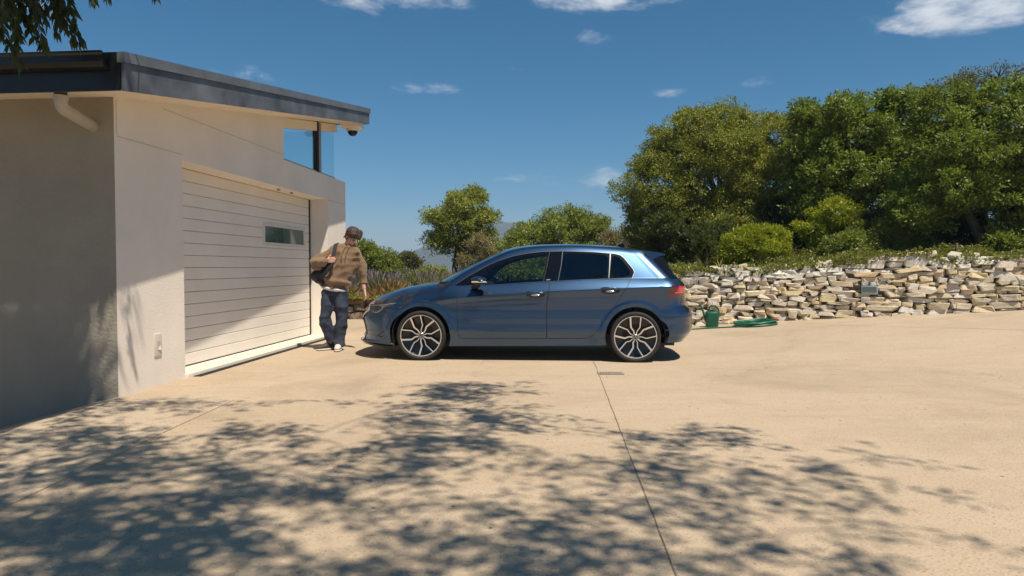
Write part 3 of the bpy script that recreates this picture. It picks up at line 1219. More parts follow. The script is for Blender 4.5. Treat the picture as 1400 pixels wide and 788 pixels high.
# outline of the unrolled side
out = []
for u in np.arange(UN0, 2.90, 0.03):                     # bottom edge, nose to tail
    xx = float(np.clip(u, X1, 3.0))
    out.append((u, float(BOT(xx if u > X1 else X1 - (X1 - u) * 0.6))))
ztail = np.linspace(0.245, 1.245, 50)
for u in np.linspace(2.92, float(X2(0.245)) + KR * PI / 2 - 0.02, 18):
    out.append((u, 0.24))
out += [(float(X2(z)) + KR * PI / 2, z) for z in ztail]
ud = float(x2u(2.858, 1.25))
out += [(u, 1.25) for u in np.linspace(float(X2(1.25)) + KR * PI / 2, ud, 20)]
out += [(2.80, 1.305), (2.746, 1.357)]
out += [(x, float(TOP(x))) for x in np.arange(2.72, X1 + 0.001, -0.02)]
out += [(u, float(TOP(X1 - (X1 - XN(0.69)) * math.sin((X1 - u) / KN) ** (2 / NN)))) for u in np.linspace(X1 - 0.001, UN0, 50)]

arch = lambda cx, R, cz=0.305: [(cx + R * math.cos(a), cz + R * math.sin(a)) for a in np.linspace(-0.55, PI + 0.55, 60)]
DLO = [(0.395, 0.918), (0.574, 1.040), (0.762, 1.150), (0.933, 1.232), (1.119, 1.292), (1.304, 1.328), (1.49, 1.349), (1.719, 1.356), (2.023, 1.349), (2.162, 1.344),
       (2.40, 1.322), (2.46, 1.305), (2.503, 1.272), (2.610, 1.13), (2.622, 1.092), (2.592, 1.024), (2.02, 1.004), (1.396, 0.972), (0.945, 0.940)]
DOOR_F = [(0.503, 0.897), (0.462, 0.80), (0.451, 0.72), (0.450, 0.55), (0.456, 0.40), (0.478, 0.288), (0.50, 0.272), (1.55, 0.282), (1.55, 0.70), (1.583, 0.937), (1.596, 0.9795), (1.396, 0.9675), (0.945, 0.9355), (0.62, 0.921)]
DOOR_R = [(1.557, 0.282), (2.02, 0.288), (2.075, 0.30), (2.124, 0.334), (2.259, 0.500), (2.372, 0.673), (2.433, 0.773), (2.523, 0.913), (2.577, 1.0145), (2.02, 0.9995), (1.602, 0.980), (1.59, 0.937), (1.557, 0.70)]
GL_F = [(0.66, 0.945), (0.76, 1.05), (0.86, 1.135), (0.96, 1.195), (1.10, 1.248), (1.28, 1.285), (1.45, 1.305), (1.565, 1.310), (1.535, 1.15), (1.505, 0.995), (1.40, 0.985), (0.95, 0.952)]
GL_R = [(1.70, 1.008), (1.735, 1.18), (1.75, 1.325), (2.0, 1.322), (2.16, 1.317), (2.315, 1.305), (2.30, 1.18), (2.29, 1.030), (2.02, 1.018)]
GL_Q = [(2.335, 1.034), (2.345, 1.18), (2.36, 1.300), (2.42, 1.290), (2.465, 1.268), (2.57, 1.12), (2.575, 1.09), (2.55, 1.040)]
HEAD = [(-0.715, 0.672), (-0.676, 0.679), (-0.532, 0.692), (-0.40, 0.706), (-0.315, 0.722), (-0.335, 0.696), (-0.461, 0.668), (-0.505, 0.622), (-0.557, 0.588), (-0.605, 0.577), (-0.665, 0.590), (-0.705, 0.615), (-0.74, 0.64)]
HEAD_IN = [(-0.675, 0.664), (-0.60, 0.668), (-0.50, 0.664), (-0.525, 0.632), (-0.575, 0.602), (-0.62, 0.594), (-0.665, 0.612), (-0.69, 0.64)]
TAIL = [(2.998, 0.800), (3.062, 0.934), (3.13, 0.936), (3.27, 0.926), (3.285, 0.90), (3.283, 0.81), (3.2, 0.797), (3.1, 0.795)]
TAIL_B = [(3.125, 0.86), (3.155, 0.925), (3.26, 0.918), (3.272, 0.90), (3.272, 0.868), (3.2, 0.858)]
TAIL_S = [(3.09, 0.838), (3.10, 0.852), (3.272, 0.862), (3.272, 0.848)]
GRILLE = [(-0.80, 0.505), (-0.770, 0.49), (-0.745, 0.44), (-0.722, 0.36), (-0.735, 0.30), (-0.78, 0.275), (-0.86, 0.272), (-0.885, 0.30), (-0.898, 0.48), (-0.86, 0.51)]
RGLASS = [(float(DL_X(z)), z) for z in np.linspace(1.012, 1.248, 14)]
rg_u = [(float(x2u(x, z)), z) for x, z in RGLASS]
rg_u += [(u, 1.248) for u in np.linspace(rg_u[-1][0] + 0.03, float(X2(1.248)) + KR * PI / 2 - 0.004, 16)]
rg_u += [(float(X2(z)) + KR * PI / 2 - 0.004, z) for z in np.linspace(1.22, 1.02, 12)]
rg_u += [(u, 1.012) for u in np.linspace(float(X2(1.012)) + KR * PI / 2 - 0.004, rg_u[0][0] + 0.03, 18)]
regions = {'domain': out, 'arch_f': arch(0, 0.366), 'arch_r': arch(WB, 0.364, 0.311), 'door_f': U(DOOR_F), 'door_r': U(DOOR_R), 'dlo': U(DLO, 0.03),
           'gl_f': U(roundpoly(GL_F, 1), 0.03), 'gl_r': U(roundpoly(GL_R, 1), 0.03), 'gl_q': U(roundpoly(GL_Q, 1), 0.03), 'head': U(roundpoly(HEAD, 1), 0.012), 'head_in': U(roundpoly(HEAD_IN, 1), 0.012),
           'tail': U(TAIL, 0.012), 'tail_b': U(TAIL_B, 0.012), 'tail_s': U(TAIL_S, 0.012), 'grille': U(roundpoly(GRILLE, 1), 0.015), 'rglass': rg_u}
names = list(regions)
pts, faces_in = [], []
for nme in names:
    b = len(pts)
    pts += [Vector((float(a), float(z))) for a, z in regions[nme]]
    faces_in.append(list(range(b, len(pts))))
# fill points, finer across creases
us = np.arange(UN0 + 0.01, 3.95, 0.022)
zs_ = np.arange(0.13, 1.45, 0.0125)
ug, zg_ = np.meshgrid(us, zs_, indexing='ij')
ug = (ug + (np.arange(len(zs_)) % 2) * 0.011).ravel()
zg_ = zg_.ravel()
near_line = (np.abs(zg_ - CRS(np.clip(ug, -1, 3.4))) < 0.014) | (np.abs(zg_ - 0.345) < 0.008) | (np.abs(zg_ - 0.305) < 0.008) | (np.abs(zg_ - 0.375) < 0.008)
near_line &= (ug > X1) & (ug < 2.92)
pts += [Vector((float(a), float(b))) for a, b, n_ in zip(ug, zg_, near_line) if not n_]
edges_in = [(f[i], f[(i + 1) % len(f)]) for f in faces_in for i in range(len(f))]
for zf in (lambda u: float(CRS(u)), lambda u: float(CRS(u)) - 0.007, lambda u: float(CRS(u)) + 0.007, lambda u: 0.345, lambda u: 0.305, lambda u: 0.375):
    b0 = len(pts)
    for u in np.arange(X1, 2.92, 0.02):
        pts.append(Vector((u, zf(u))))
    edges_in += [(k, k + 1) for k in range(b0, len(pts) - 1)]
vo, eo, fo, ov, oe, of_ = delaunay_2d_cdt(pts, edges_in, [], 0, 1e-5)
vo = np.array([[p[0], p[1]] for p in vo])
P3 = body(vo[:, 0], vo[:, 1])
e = 0.002
du = body(vo[:, 0] + e, vo[:, 1]) - body(vo[:, 0] - e, vo[:, 1])
dz = body(vo[:, 0], vo[:, 1] + e) - body(vo[:, 0], vo[:, 1] - e)
N3 = np.cross(dz, du)
ln = np.linalg.norm(N3, axis=1, keepdims=True)
N3 = np.where(ln > 1e-12, N3 / np.maximum(ln, 1e-12), np.array([[0, 1, 0]]))


def inside(poly, P):
    poly = np.array(poly)
    r = np.zeros(len(P), bool)
    x, y = P[:, 0], P[:, 1]
    for (x0, y0), (x1, y1) in zip(poly, np.roll(poly, -1, 0)):
        c_ = (y0 > y) != (y1 > y)
        if abs(y1 - y0) > 1e-12:
            r ^= c_ & (x < (x1 - x0) * (y - y0) / (y1 - y0) + x0)
    return r


FO_ = np.array([list(f) for f in fo])
cen = vo[FO_].mean(1)
key = np.full(len(FO_), '', dtype=object)
ins = {n: inside(regions[n], cen) for n in names}
key[ins['domain'] & ~ins['arch_f'] & ~ins['arch_r']] = 'body'
for n in ('door_r', 'door_f', 'rglass', 'grille', 'tail', 'tail_b', 'tail_s', 'head', 'head_in', 'dlo', 'gl_q', 'gl_r', 'gl_f'):
    key[ins[n] & (key != '')] = n
bucket = {n: FO_[key == n] for n in set(key) if n}


def side_part(key, sgn, off=0.0):
    """verts / faces / normals of one region on one side of the car (sgn -1 is the near side)"""
    fs = np.array(bucket[key])
    used = np.unique(fs)
    rem = np.full(len(vo), -1)
    rem[used] = np.arange(len(used))
    p = P3[used] + N3[used] * off
    n = N3[used].copy()
    p = p * np.array([1, sgn, 1])
    n = n * np.array([1, sgn, 1])
    f = rem[fs]
    # orient by normal
    a, b, c = p[f[:, 0]], p[f[:, 1]], p[f[:, 2]]
    fn = np.cross(b - a, c - a)
    flip = np.einsum('ij,ij->i', fn, n[f[:, 0]]) < 0
    f[flip] = f[flip][:, ::-1]
    return p, f, n


def side_mesh(name, key, mat, sgn, parent, off=0.0):
    p, f, n = side_part(key, sgn, off)
    return obj(name, mesh_from(name, p, f, mat, True, n), parent)


def surf(x, z, sgn=-1, off=0.0):
    u = float(x2u(x, z))
    p = body(u, z)
    e_ = 0.004
    nn = np.cross(body(u, z + e_) - body(u, z - e_), body(u + e_, z) - body(u - e_, z))
    nn = nn / max(np.linalg.norm(nn), 1e-9)
    p = p + nn * off
    return np.array([p[0], p[1] * sgn, p[2]]), np.array([nn[0], nn[1] * sgn, nn[2]])


def ribbon(name, path, width, mat, sgn, parent, off=0.0015, closed=False, step=0.02):
    """thin strip laid on the body side along (x, z) points"""
    q = densify(path, step, closed)
    v, f = [], []
    n = len(q)
    for i in range(n):
        a = np.array(q[(i - 1) % n] if closed or i else q[0])
        b = np.array(q[(i + 1) % n] if closed or i < n - 1 else q[-1])
        d = b - a
        d = d / max(np.hypot(*d), 1e-9)
        nr = np.array([-d[1], d[0]]) * width / 2
        for s_ in (-1, 1):
            c = np.array(q[i]) + nr * s_
            v.append(surf(c[0], c[1], sgn, off)[0])
    for i in range(n if closed else n - 1):
        j = (i + 1) % n
        f.append((2 * i, 2 * j, 2 * j + 1, 2 * i + 1))
    return obj(name, mesh_from(name, v, f, mat, True), parent)


side_mesh('body', 'body', 'car_paint', -1, car)
side_mesh('body', 'body', 'car_paint', 1, car)
for sg in (-1, 1):
    dof = side_mesh('front_door', 'door_f', 'car_paint', sg, car)
    dor = side_mesh('rear_door', 'door_r', 'car_paint', sg, car)
    side_mesh('window_frame', 'dlo', 'gloss_black', sg, car, -0.004)
    side_mesh('window', 'gl_f', 'car_glass', sg, dof, -0.005)
    side_mesh('window', 'gl_r', 'car_glass_dark', sg, dor, -0.005)
    side_mesh('quarter_window', 'gl_q', 'car_glass_dark', sg, car, -0.005)
    hd = side_mesh('headlight', 'head', 'lamp_clear', sg, car, -0.002)
    side_mesh('lens', 'head_in', 'lamp_inner', sg, hd, -0.006)
    ribbon('running_light', [(-0.70, 0.666), (-0.62, 0.674), (-0.50, 0.682), (-0.36, 0.705)], 0.008, 'satin_silver', sg, hd, 0.002)
    ribbon('running_light', [(-0.60, 0.584), (-0.555, 0.594), (-0.505, 0.628), (-0.485, 0.652)], 0.009, 'satin_silver', sg, hd, 0.002)
    tl = side_mesh('taillight', 'tail', 'lamp_dark_red', sg, car, 0.001)
    side_mesh('lens', 'tail_b', 'lamp_red', sg, tl, 0.003)
    side_mesh('light_bar', 'tail_s', 'lamp_bright', sg, tl, 0.004)
    side_mesh('grille', 'grille', 'satin_black', sg, car, -0.02)
    side_mesh('rear_window', 'rglass', 'gloss_black', sg, car, 0.002)
    # panel gaps
    ribbon('panel_gap', DOOR_F, 0.006, 'seam_dark', sg, dof, closed=True)
    ribbon('panel_gap', DOOR_R, 0.006, 'seam_dark', sg, dor, closed=True)
    ribbon('panel_gap', [(0.33, 0.92), (0.315, 0.905), (0.20, 0.862), (0.06, 0.842), (-0.074, 0.815), (-0.18, 0.765), (-0.28, 0.712)], 0.004, 'seam_dark', sg, car)
    ribbon('panel_gap', [(-0.40, 0.64), (-0.42, 0.60), (-0.40, 0.52), (-0.378, 0.44)], 0.005, 'seam_dark', sg, car)
    ribbon('panel_gap', [(2.735, 1.358), (2.80, 1.30), (2.862, 1.245), (3.066, 1.005)], 0.008, 'seam_dark', sg, car)
    ribbon('panel_gap', [(3.075, 1.0), (3.085, 0.965), (3.064, 0.936)], 0.007, 'seam_dark', sg, car)
    ribbon('panel_gap', [(2.915, 0.57), (2.955, 0.555), (3.05, 0.553), (3.2, 0.555), (3.32, 0.56)], 0.006, 'seam_dark', sg, car)
    # bright strip under the glass, glossy dividers, sill step
    ribbon('sill_trim', [(0.40, 0.9155), (0.945, 0.9365), (1.396, 0.9685), (2.02, 1.0005), (2.592, 1.0205)], 0.007, 'chrome', sg, car, 0.004)
    ribbon('window_divider', [(2.31, 1.022), (2.325, 1.18), (2.338, 1.322)], 0.010, 'trim_dark', sg, car, 0.001)
    ribbon('window_divider', [(1.692, 0.99), (1.73, 1.18), (1.745, 1.349)], 0.007, 'trim_dark', sg, car, 0.001)
    ribbon('window_divider', [(1.512, 0.985), (1.548, 1.15), (1.585, 1.345)], 0.006, 'satin_black', sg, car, 0.001)
    ribbon('window_trim', DLO[:16], 0.004, 'trim_dark', sg, car, 0.002)
    ribbon('badge', [(1.545, 0.998), (1.595, 1.002)], 0.013, 'satin_silver', sg, car, 0.003)
    # air curtain in the bumper corner
    ribbon('air_curtain', [(-0.47, 0.362), (-0.54, 0.318), (-0.57, 0.296), (-0.50, 0.282)], 0.012, 'gloss_black', sg, car, 0.001)
    ribbon('reflector', [(3.22, 0.475), (3.33, 0.480)], 0.022, 'lamp_dark_red', sg, car, 0.002)
    ribbon('bumper_crease', [(2.99, 0.395), (3.1, 0.41), (3.25, 0.425), (3.34, 0.43)], 0.010, 'car_paint', sg, car, 0.004)
    # wheel arch lip and black lower trims
    for cx, R_, cz in ((0, 0.366, 0.305), (WB, 0.364, 0.311)):
        lp = MB()
        a_ = np.linspace(-0.38, PI + 0.38, 60)
        rows = []
        for t_ in a_:
            x_, z_ = cx + R_ * math.cos(t_), cz + R_ * math.sin(t_)
            if z_ < float(BOT(x_)):
                z_ = float(BOT(x_))
            p_, _ = surf(x_, z_, sg)
            rows.append([(p_[0], p_[1], p_[2]), (cx + (R_ - 0.008) * math.cos(t_), p_[1] - sg * 0.006, max(z_, float(BOT(x_)))), (cx + (R_ - 0.008) * math.cos(t_), sg * 0.52, max(z_, float(BOT(x_))))])
        v_ = [q for r in rows for q in r]
        f_ = []
        for i in range(len(rows) - 1):
            for k in range(2):
                f_.append((3 * i + k, 3 * i + 3 + k, 3 * i + 4 + k, 3 * i + 1 + k))
        lp.add(v_, f_)
        lp.build('wheel_well', 'satin_black', car)
        wp = MB()
        wp.add([(cx - 0.40, sg * 0.53, 0.14), (cx + 0.40, sg * 0.53, 0.14), (cx + 0.40, sg * 0.53, 0.68), (cx - 0.40, sg * 0.53, 0.68)], [(0, 1, 2, 3)])
        wp.build('wheel_well', 'satin_black', car)


# hood, cowl, windscreen, roof: lofted across the car
def rows_mesh(name, rows, mat, parent=car):
    n, m = len(rows), len(rows[0])
    v = np.array(rows).reshape(-1, 3)
    i, j = np.meshgrid(np.arange(n - 1), np.arange(m - 1), indexing='ij')
    a = (i * m + j).ravel()
    me = mesh_from(name, v, np.stack([a, a + m, a + m + 1, a + 1], -1), mat, True)
    o = obj(name, me, parent)
    bm = bmesh.new()
    bm.from_mesh(me)
    bmesh.ops.remove_doubles(bm, verts=bm.verts, dist=1e-5)
    bmesh.ops.recalc_face_normals(bm, faces=bm.faces)
    up = sum(f.normal.z * f.calc_area() for f in bm.faces)
    if up < 0:
        for f in bm.faces:
            f.normal_flip()
    bm.to_mesh(me)
    bm.free()
    return o


VS = np.linspace(-1, 1, 49)
VS = np.sign(VS) * (1 - (1 - np.abs(VS)) ** 1.35)


def edge_y(x):
    z = float(TOP(x))
    return float(body(float(x2u(x, z)), z)[1]), z


HC = spline([-0.825, -0.80, -0.757, -0.656, -0.556, -0.445, -0.308, -0.171, -0.024, 0.151, 0.33], [0.672, 0.700, 0.728, 0.787, 0.823, 0.860, 0.896, 0.920, 0.947, 0.970, 0.985])


def hood_row(x, dip=0.0):
    ye, ze = edge_y(x)
    zc_ = float(HC(x)) - dip
    m_ = 2.6 + 1.2 * smoothstep(-0.6, 0.1, x)
    r = []
    for s in VS:
        a = abs(s)
        bulge = 0.010 * math.exp(-((a - 0.62) / 0.16) ** 2) * smoothstep(-0.75, -0.4, x)
        r.append((x, ye * s, ze + (zc_ - ze) * (1 - a ** m_) + bulge * (1 - a)))
    return r


xs_h = -0.815 + (0.165 + 0.815) * (np.linspace(0, 1, 46) ** 1.5)
rows_mesh('hood', [hood_row(float(x)) for x in xs_h], 'car_paint')
rows_mesh('cowl', [hood_row(float(x), d) for x, d in ((0.166, 0.004), (0.172, 0.03), (0.25, 0.035), (0.335, 0.02))], 'satin_black')


def cross_row(xe, b, c, inset=0.0, ex=2.0):
    ye, ze = edge_y(xe)
    ye -= inset
    return [(xe - b * (1 - abs(s) ** ex), ye * s, ze + c * (1 - abs(s) ** ex)) for s in VS]


ws = []
for t_ in np.linspace(0, 1, 26):
    xe = 0.34 + t_ * (0.985 - 0.34)
    ws.append(cross_row(xe, 0.22 * (1 - t_) + 0.10 * t_, -0.015 * (1 - t_) + 0.028 * t_, 0.004))
wsc = rows_mesh('windscreen', ws, 'car_glass')
rf_rows = [cross_row(0.985 + t_ * (2.746 - 0.985), 0.10 * (1 - t_) ** 3, 0.028 + 0.006 * math.sin(t_ * PI)) for t_ in np.linspace(0, 1, 50)]
rows_mesh('roof', rf_rows, 'car_paint')
# roof spoiler
sp = MB()
prof = [(2.748, 1.357), (2.83, 1.347), (2.93, 1.334), (3.02, 1.314), (3.024, 1.303), (2.98, 1.298), (2.90, 1.268), (2.86, 1.25), (2.80, 1.30)]
ye0, _ = edge_y(2.746)
ss = np.linspace(-1, 1, 33)
v_, f_ = [], []
for s in ss:
    for (x, z) in prof:
        k = (x - 2.748) / 0.276
        yy = s * (ye0 + 0.004 - 0.03 * k + 0.045 * max(0, (1.30 - z) / 0.05) * 0.4)
        v_.append((x + 0.05 * k * (1 - s * s), yy, z + 0.028 * (1 - s * s)))
m_ = len(prof)
for i in range(len(ss) - 1):
    for k in range(m_):
        f_.append((i * m_ + k, (i + 1) * m_ + k, (i + 1) * m_ + (k + 1) % m_, i * m_ + (k + 1) % m_))
f_.append(tuple(range(m_)))
f_.append(tuple((len(ss) - 1) * m_ + k for k in range(m_ - 1, -1, -1)))
sp.add(v_, f_)
auto_smooth(sp.build('roof_spoiler', 'car_paint', car), 30)
# black fin between spoiler and rear glass
for sg in (-1, 1):
    fn = MB()
    pa, _ = surf(2.866, 1.247, sg, 0.003)
    pb, _ = surf(3.064, 1.012, sg, 0.003)
    fn.add([pa, pb, (3.135, sg * 0.70, 1.012), (3.0, sg * 0.54, 1.285), (2.93, sg * 0.57, 1.275)], [(0, 1, 2, 3, 4)])
    fn.build('spoiler_fin', 'gloss_black', car)
# shark fin aerial
af = MB()
prof = [(2.40, 0), (2.52, 0.062), (2.555, 0.060), (2.575, 0)]
af.prism(prof, -0.02, 0.02, lambda a, b, c: (a, c * (1 - b / 0.09), 1.405 + b))
auto_smooth(af.build('aerial', 'gloss_black', car), 30)

# mirrors
for sg in (-1, 1):
    mr = MB()
    ellipsoid(mr, (0.735, sg * 0.985, 0.998), (0.098, 0.085, 0.047))
    ellipsoid(mr, (0.765, sg * 0.985, 0.985), (0.072, 0.10, 0.044))
    mo = fuse(mr, 'door_mirror', 'car_paint', 0.006, 4, car)
    m2 = MB()
    ellipsoid(m2, (0.738, sg * 0.985, 0.962), (0.096, 0.088, 0.026))
    auto_smooth(m2.build('mirror_base', 'satin_black', mo), 60)
    m3 = MB()
    m3.tube([(0.655, sg * 1.045, 0.976), (0.70, sg * 1.066, 0.976), (0.77, sg * 1.075, 0.977), (0.83, sg * 1.062, 0.978)], 0.0075, 8)
    auto_smooth(m3.build('turn_signal', 'indicator', mo), 60)
    m4 = MB()
    capsule(m4, (0.72, sg * 0.955, 0.95), 0.03, (0.67, sg * 0.865, 0.905), 0.034, (1.5, 1, 0.55))
    auto_smooth(m4.build('mirror_arm', 'satin_black', mo), 60)
# door handles
for sg in (-1, 1):
    for xh, zh in ((1.42, 0.832), (2.325, 0.880)):
        par = [o for o in car.children if o.name.split('.')[0] == ('front_door' if xh < 2 else 'rear_door')][0 if sg < 0 else 1]
        p0, _ = surf(xh, zh, sg, 0)
        cup = MB()
        ellipsoid(cup, (xh, p0[1], zh - 0.014), (0.115, 0.004, 0.036))
        auto_smooth(cup.build('handle_recess', 'satin_black', par), 60)
        hb = MB()
        pl = []
        for t_ in np.linspace(-0.112, 0.112, 9):
            q, _ = surf(xh + t_, zh + 0.012 + 0.03 * t_ * 0.4, sg, 0.004 + 0.030 * (1 - (t_ / 0.112) ** 4))
            pl.append(q)
        for a, b in zip(pl[:-1], pl[1:]):
            capsule(hb, a, 0.012, b, 0.012, (1, 0.7, 1.25), n=5)
        fuse(hb, 'door_handle', 'car_paint', 0.005, 3, par)
        ins = MB()
        q, _ = surf(xh - 0.005, zh - 0.016, sg, 0.007)
        ellipsoid(ins, (q[0], q[1], q[2]), (0.055, 0.006, 0.012))
        auto_smooth(ins.build('handle_insert', 'satin_silver', par), 60)

# front end: splitter, lower lip, rear diffuser, underbody
for nme, x0, off_, z0, z1, mt in (('front_lip', None, 0.012, 0.150, 0.205, 'gloss_black'),):
    lp = MB()
    top, bot = [], []
    for s in np.linspace(-1, 1, 61):
        th_ = s * PI / 2
        u_ = X1 - KN * (PI / 2 - abs(th_)) if True else 0
        p_ = body(np.array(u_), np.array(0.20))
        sg = -1 if s < 0 else 1
        zz = float(BOT(max(-0.9, p_[0])))
        top.append((p_[0] - 0.012, sg * abs(p_[1]) * 1.004, zz + 0.024))
        bot.append((p_[0] + 0.01, sg * abs(p_[1]) * 0.985, zz - 0.010))
    n_ = len(top)
    lp.add(top + bot + [(-0.3, sg_ * 0.6, 0.17) for sg_ in (-1, 1)], [(i, i + 1, n_ + i + 1, n_ + i) for i in range(n_ - 1)])
    auto_smooth(lp.build(nme, mt, car), 60)
df = MB()
df.prism([(3.02, 0.232), (3.27, 0.245), (3.345, 0.305), (3.30, 0.35), (3.1, 0.27)], -0.62, 0.62, lambda a, b, c: (a - 0.12 * abs(c / 0.62) ** 3, c, b))
df.build('rear_diffuser', 'satin_black', car)
for sg in (-1, 1):
    ex = MB()
    ex.tube([(3.06, sg * 0.60, 0.245), (3.20, sg * 0.565, 0.272), (3.315, sg * 0.50, 0.318)], 0.019, 10)
    auto_smooth(ex.build('exhaust_trim', 'chrome', car), 60)
ub = MB()
ub.box((-0.72, -0.5, 0.17), (3.15, 0.5, 0.30))
ub.box((0.42, -0.80, 0.185), (2.22, 0.80, 0.30))
ub.build('underbody', 'satin_black', car)
# badge on the nose
em = MB()
em.lathe([(0.028, 0), (0.045, 0.004), (0.052, 0)], 24, 'z')
eo_ = em.build('emblem', 'chrome', car, loc=(-0.835, 0, 0.655), rot=(0, -PI / 2 * 0.86, 0))

# wheels
RT = 0.309


def make_wheel(name_parent, cx, sg, a0):
    wh = empty('wheel', (cx, sg * 0.79, RT))
    wh.parent = name_parent
    if sg > 0:
        wh.rotation_euler = (0, 0, PI)
    t = MB()
    prof = [(0.255, 0.085), (0.259, 0.098), (0.270, 0.106), (0.285, 0.110), (0.298, 0.104), (0.306, 0.088), (0.3088, 0.05), (0.3095, 0), (0.3088, -0.05), (0.306, -0.09), (0.295, -0.108), (0.27, -0.108), (0.255, -0.09)]
    t.lathe([(r, -h) for r, h in prof], 64, closed=True)
    auto_smooth(t.build('tyre', 'tyre', wh), 50)
    b = MB()
    b.lathe([(0.0, -0.035), (0.20, -0.03), (0.245, -0.045), (0.252, -0.085), (0.256, -0.088)], 64)
    b.lathe([(0.256, -0.088), (0.25, 0.10)], 64)
    rim = b.build('rim', 'rim_black', wh)
    auto_smooth(rim, 50)
    l_ = MB()
    l_.lathe([(0.2465, -0.086), (0.2485, -0.098), (0.2555, -0.100), (0.2595, -0.097)], 72)
    auto_smooth(l_.build('rim_lip', 'rim_silver', rim), 60)
    d_ = MB()
    d_.lathe([(0.06, -0.036), (0.155, -0.038), (0.158, -0.02)], 48)
    d_.build('brake_disc', 'brake_steel', rim)
    for k in range(5):
        A = a0 + k * 2 * PI / 5
        rad = Vector((math.cos(A), 0, math.sin(A)))
        tan = Vector((-math.sin(A), 0, math.cos(A)))
        for s_, wd in ((-1, 0.014), (1, 0.021)):
            sp_ = MB()
            path = [(0.030, 0.010), (0.072, 0.020), (0.118, 0.054), (0.20, 0.060), (0.2475, 0.063)]
            hgt = [-0.074, -0.076, -0.082, -0.092, -0.0965]
            wdt = [wd * 0.75, wd * 0.8, wd * 0.95, wd, wd * 1.1]
            vv = []
            for (r_, o_), h_, w_ in zip(path, hgt, wdt):
                i_ = path.index((r_, o_))
                pa = path[max(i_ - 1, 0)]
                pb = path[min(i_ + 1, len(path) - 1)]
                dd = Vector((pb[0] - pa[0], pb[1] - pa[1])).normalized()
                nx, ny = -dd.y, dd.x
                for q_, hh in ((-1, 0), (1, 0), (1.25, 0.035), (-1.25, 0.035)):
                    rr = r_ + nx * w_ * 0.5 * q_
                    oo = o_ + ny * w_ * 0.5 * q_
                    p_ = rad * rr + tan * (oo * s_)
                    vv.append((p_.x, h_ + hh, p_.z))
            ff = []
            nn_ = len(path)
            for i in range(nn_ - 1):
                for c_ in range(4):
                    ff.append((4 * i + c_, 4 * i + (c_ + 1) % 4, 4 * i + 4 + (c_ + 1) % 4, 4 * i + 4 + c_))
            ff += [(0, 3, 2, 1), (4 * nn_ - 4, 4 * nn_ - 3, 4 * nn_ - 2, 4 * nn_ - 1)]
            sp_.add(vv, ff)
            so_ = sp_.build('spoke', 'rim_silver', rim)
            me_ = so_.data
            me_.materials.append(MATS['rim_black'])
            bm = bmesh.new()
            bm.from_mesh(me_)
            bmesh.ops.recalc_face_normals(bm, faces=bm.faces)
            for f in bm.faces:
                f.material_index = 0 if f.normal.y < -0.75 else 1
            bm.to_mesh(me_)
            bm.free()
    hb = MB()
    hb.lathe([(0.0, -0.082), (0.030, -0.081), (0.034, -0.076), (0.036, -0.05)], 32)
    cap = hb.build('hub_cap', 'satin_black', rim)
    auto_smooth(cap, 40)
    eb = MB()
    eb.lathe([(0.0265, -0.0825), (0.0295, -0.0835), (0.032, -0.0815)], 32)

    def stroke(a, b, w_=0.0038):
        a, b = Vector(a), Vector(b)
        d = (b - a).normalized()
        n = Vector((-d.y, d.x)) * w_ / 2
        q = [a + n, b + n, b - n, a - n]
        eb.add([(p.x, -0.0838, p.y) for p in q], [(0, 1, 2, 3)])
    stroke((-0.010, 0.024), (-0.0005, 0.004))
    stroke((0.010, 0.024), (0.0005, 0.004))
    stroke((-0.021, 0.014), (-0.010, -0.018))
    stroke((-0.010, -0.018), (-0.001, 0.000))
    stroke((0.001, 0.000), (0.010, -0.018))
    stroke((0.010, -0.018), (0.021, 0.014))
    eb.build('emblem', 'satin_silver', rim)
    for k in range(5):
        A = a0 + (k + 0.5) * 2 * PI / 5
        bo = MB()
        bo.tube([(0.052 * math.cos(A), -0.05, 0.052 * math.sin(A)), (0.052 * math.cos(A), -0.074, 0.052 * math.sin(A))], 0.008, 6)
        bo.build('wheel_bolt', 'satin_black', rim)
    return wh


# fork axes read off the photograph
make_wheel(car, 0.0, -1, math.radians(106))
make_wheel(car, WB, -1, math.radians(90))
make_wheel(car, 0.0, 1, math.radians(20))
make_wheel(car, WB, 1, math.radians(55))

# cabin
for x0, x1, w_ in ((1.12, 1.62, 0.27), (2.02, 2.50, 0.30)):
    for sg in (-1, 1):
        s_ = MB()
        c = sg * 0.36
        capsule(s_, (x0, c - 0.19, 0.52), 0.09, (x0, c + 0.19, 0.52), 0.09)
        capsule(s_, (x0 + 0.40, c - 0.19, 0.46), 0.09, (x0 + 0.40, c + 0.19, 0.46), 0.09)
        hull(s_, sphere_pts((x0, c - 0.18, 0.50), 0.09, n=5) + sphere_pts((x0, c + 0.18, 0.50), 0.09, n=5) + sphere_pts((x0 + 0.42, c - 0.18, 0.46), 0.09, n=5) + sphere_pts((x0 + 0.42, c + 0.18, 0.46), 0.09, n=5))
        hull(s_, sphere_pts((x0 + 0.42, c - 0.17, 0.52), 0.08, n=5) + sphere_pts((x0 + 0.42, c + 0.17, 0.52), 0.08, n=5) + sphere_pts((x0 + 0.58, c - 0.13, 1.0), 0.06, n=5) + sphere_pts((x0 + 0.58, c + 0.13, 1.0), 0.06, n=5))
        seat = fuse(s_, 'seat', 'seat_fabric', 0.03, 2, car)
        h_ = MB()
        hull(h_, sphere_pts((x0 + 0.61, c - 0.09, 1.12), 0.05, n=5) + sphere_pts((x0 + 0.61, c + 0.09, 1.12), 0.05, n=5) + sphere_pts((x0 + 0.63, c - 0.08, 1.21), 0.045, n=5) + sphere_pts((x0 + 0.63, c + 0.08, 1.21), 0.045, n=5))
        auto_smooth(h_.build('head_restraint', 'seat_fabric', seat), 60)
dash = MB()
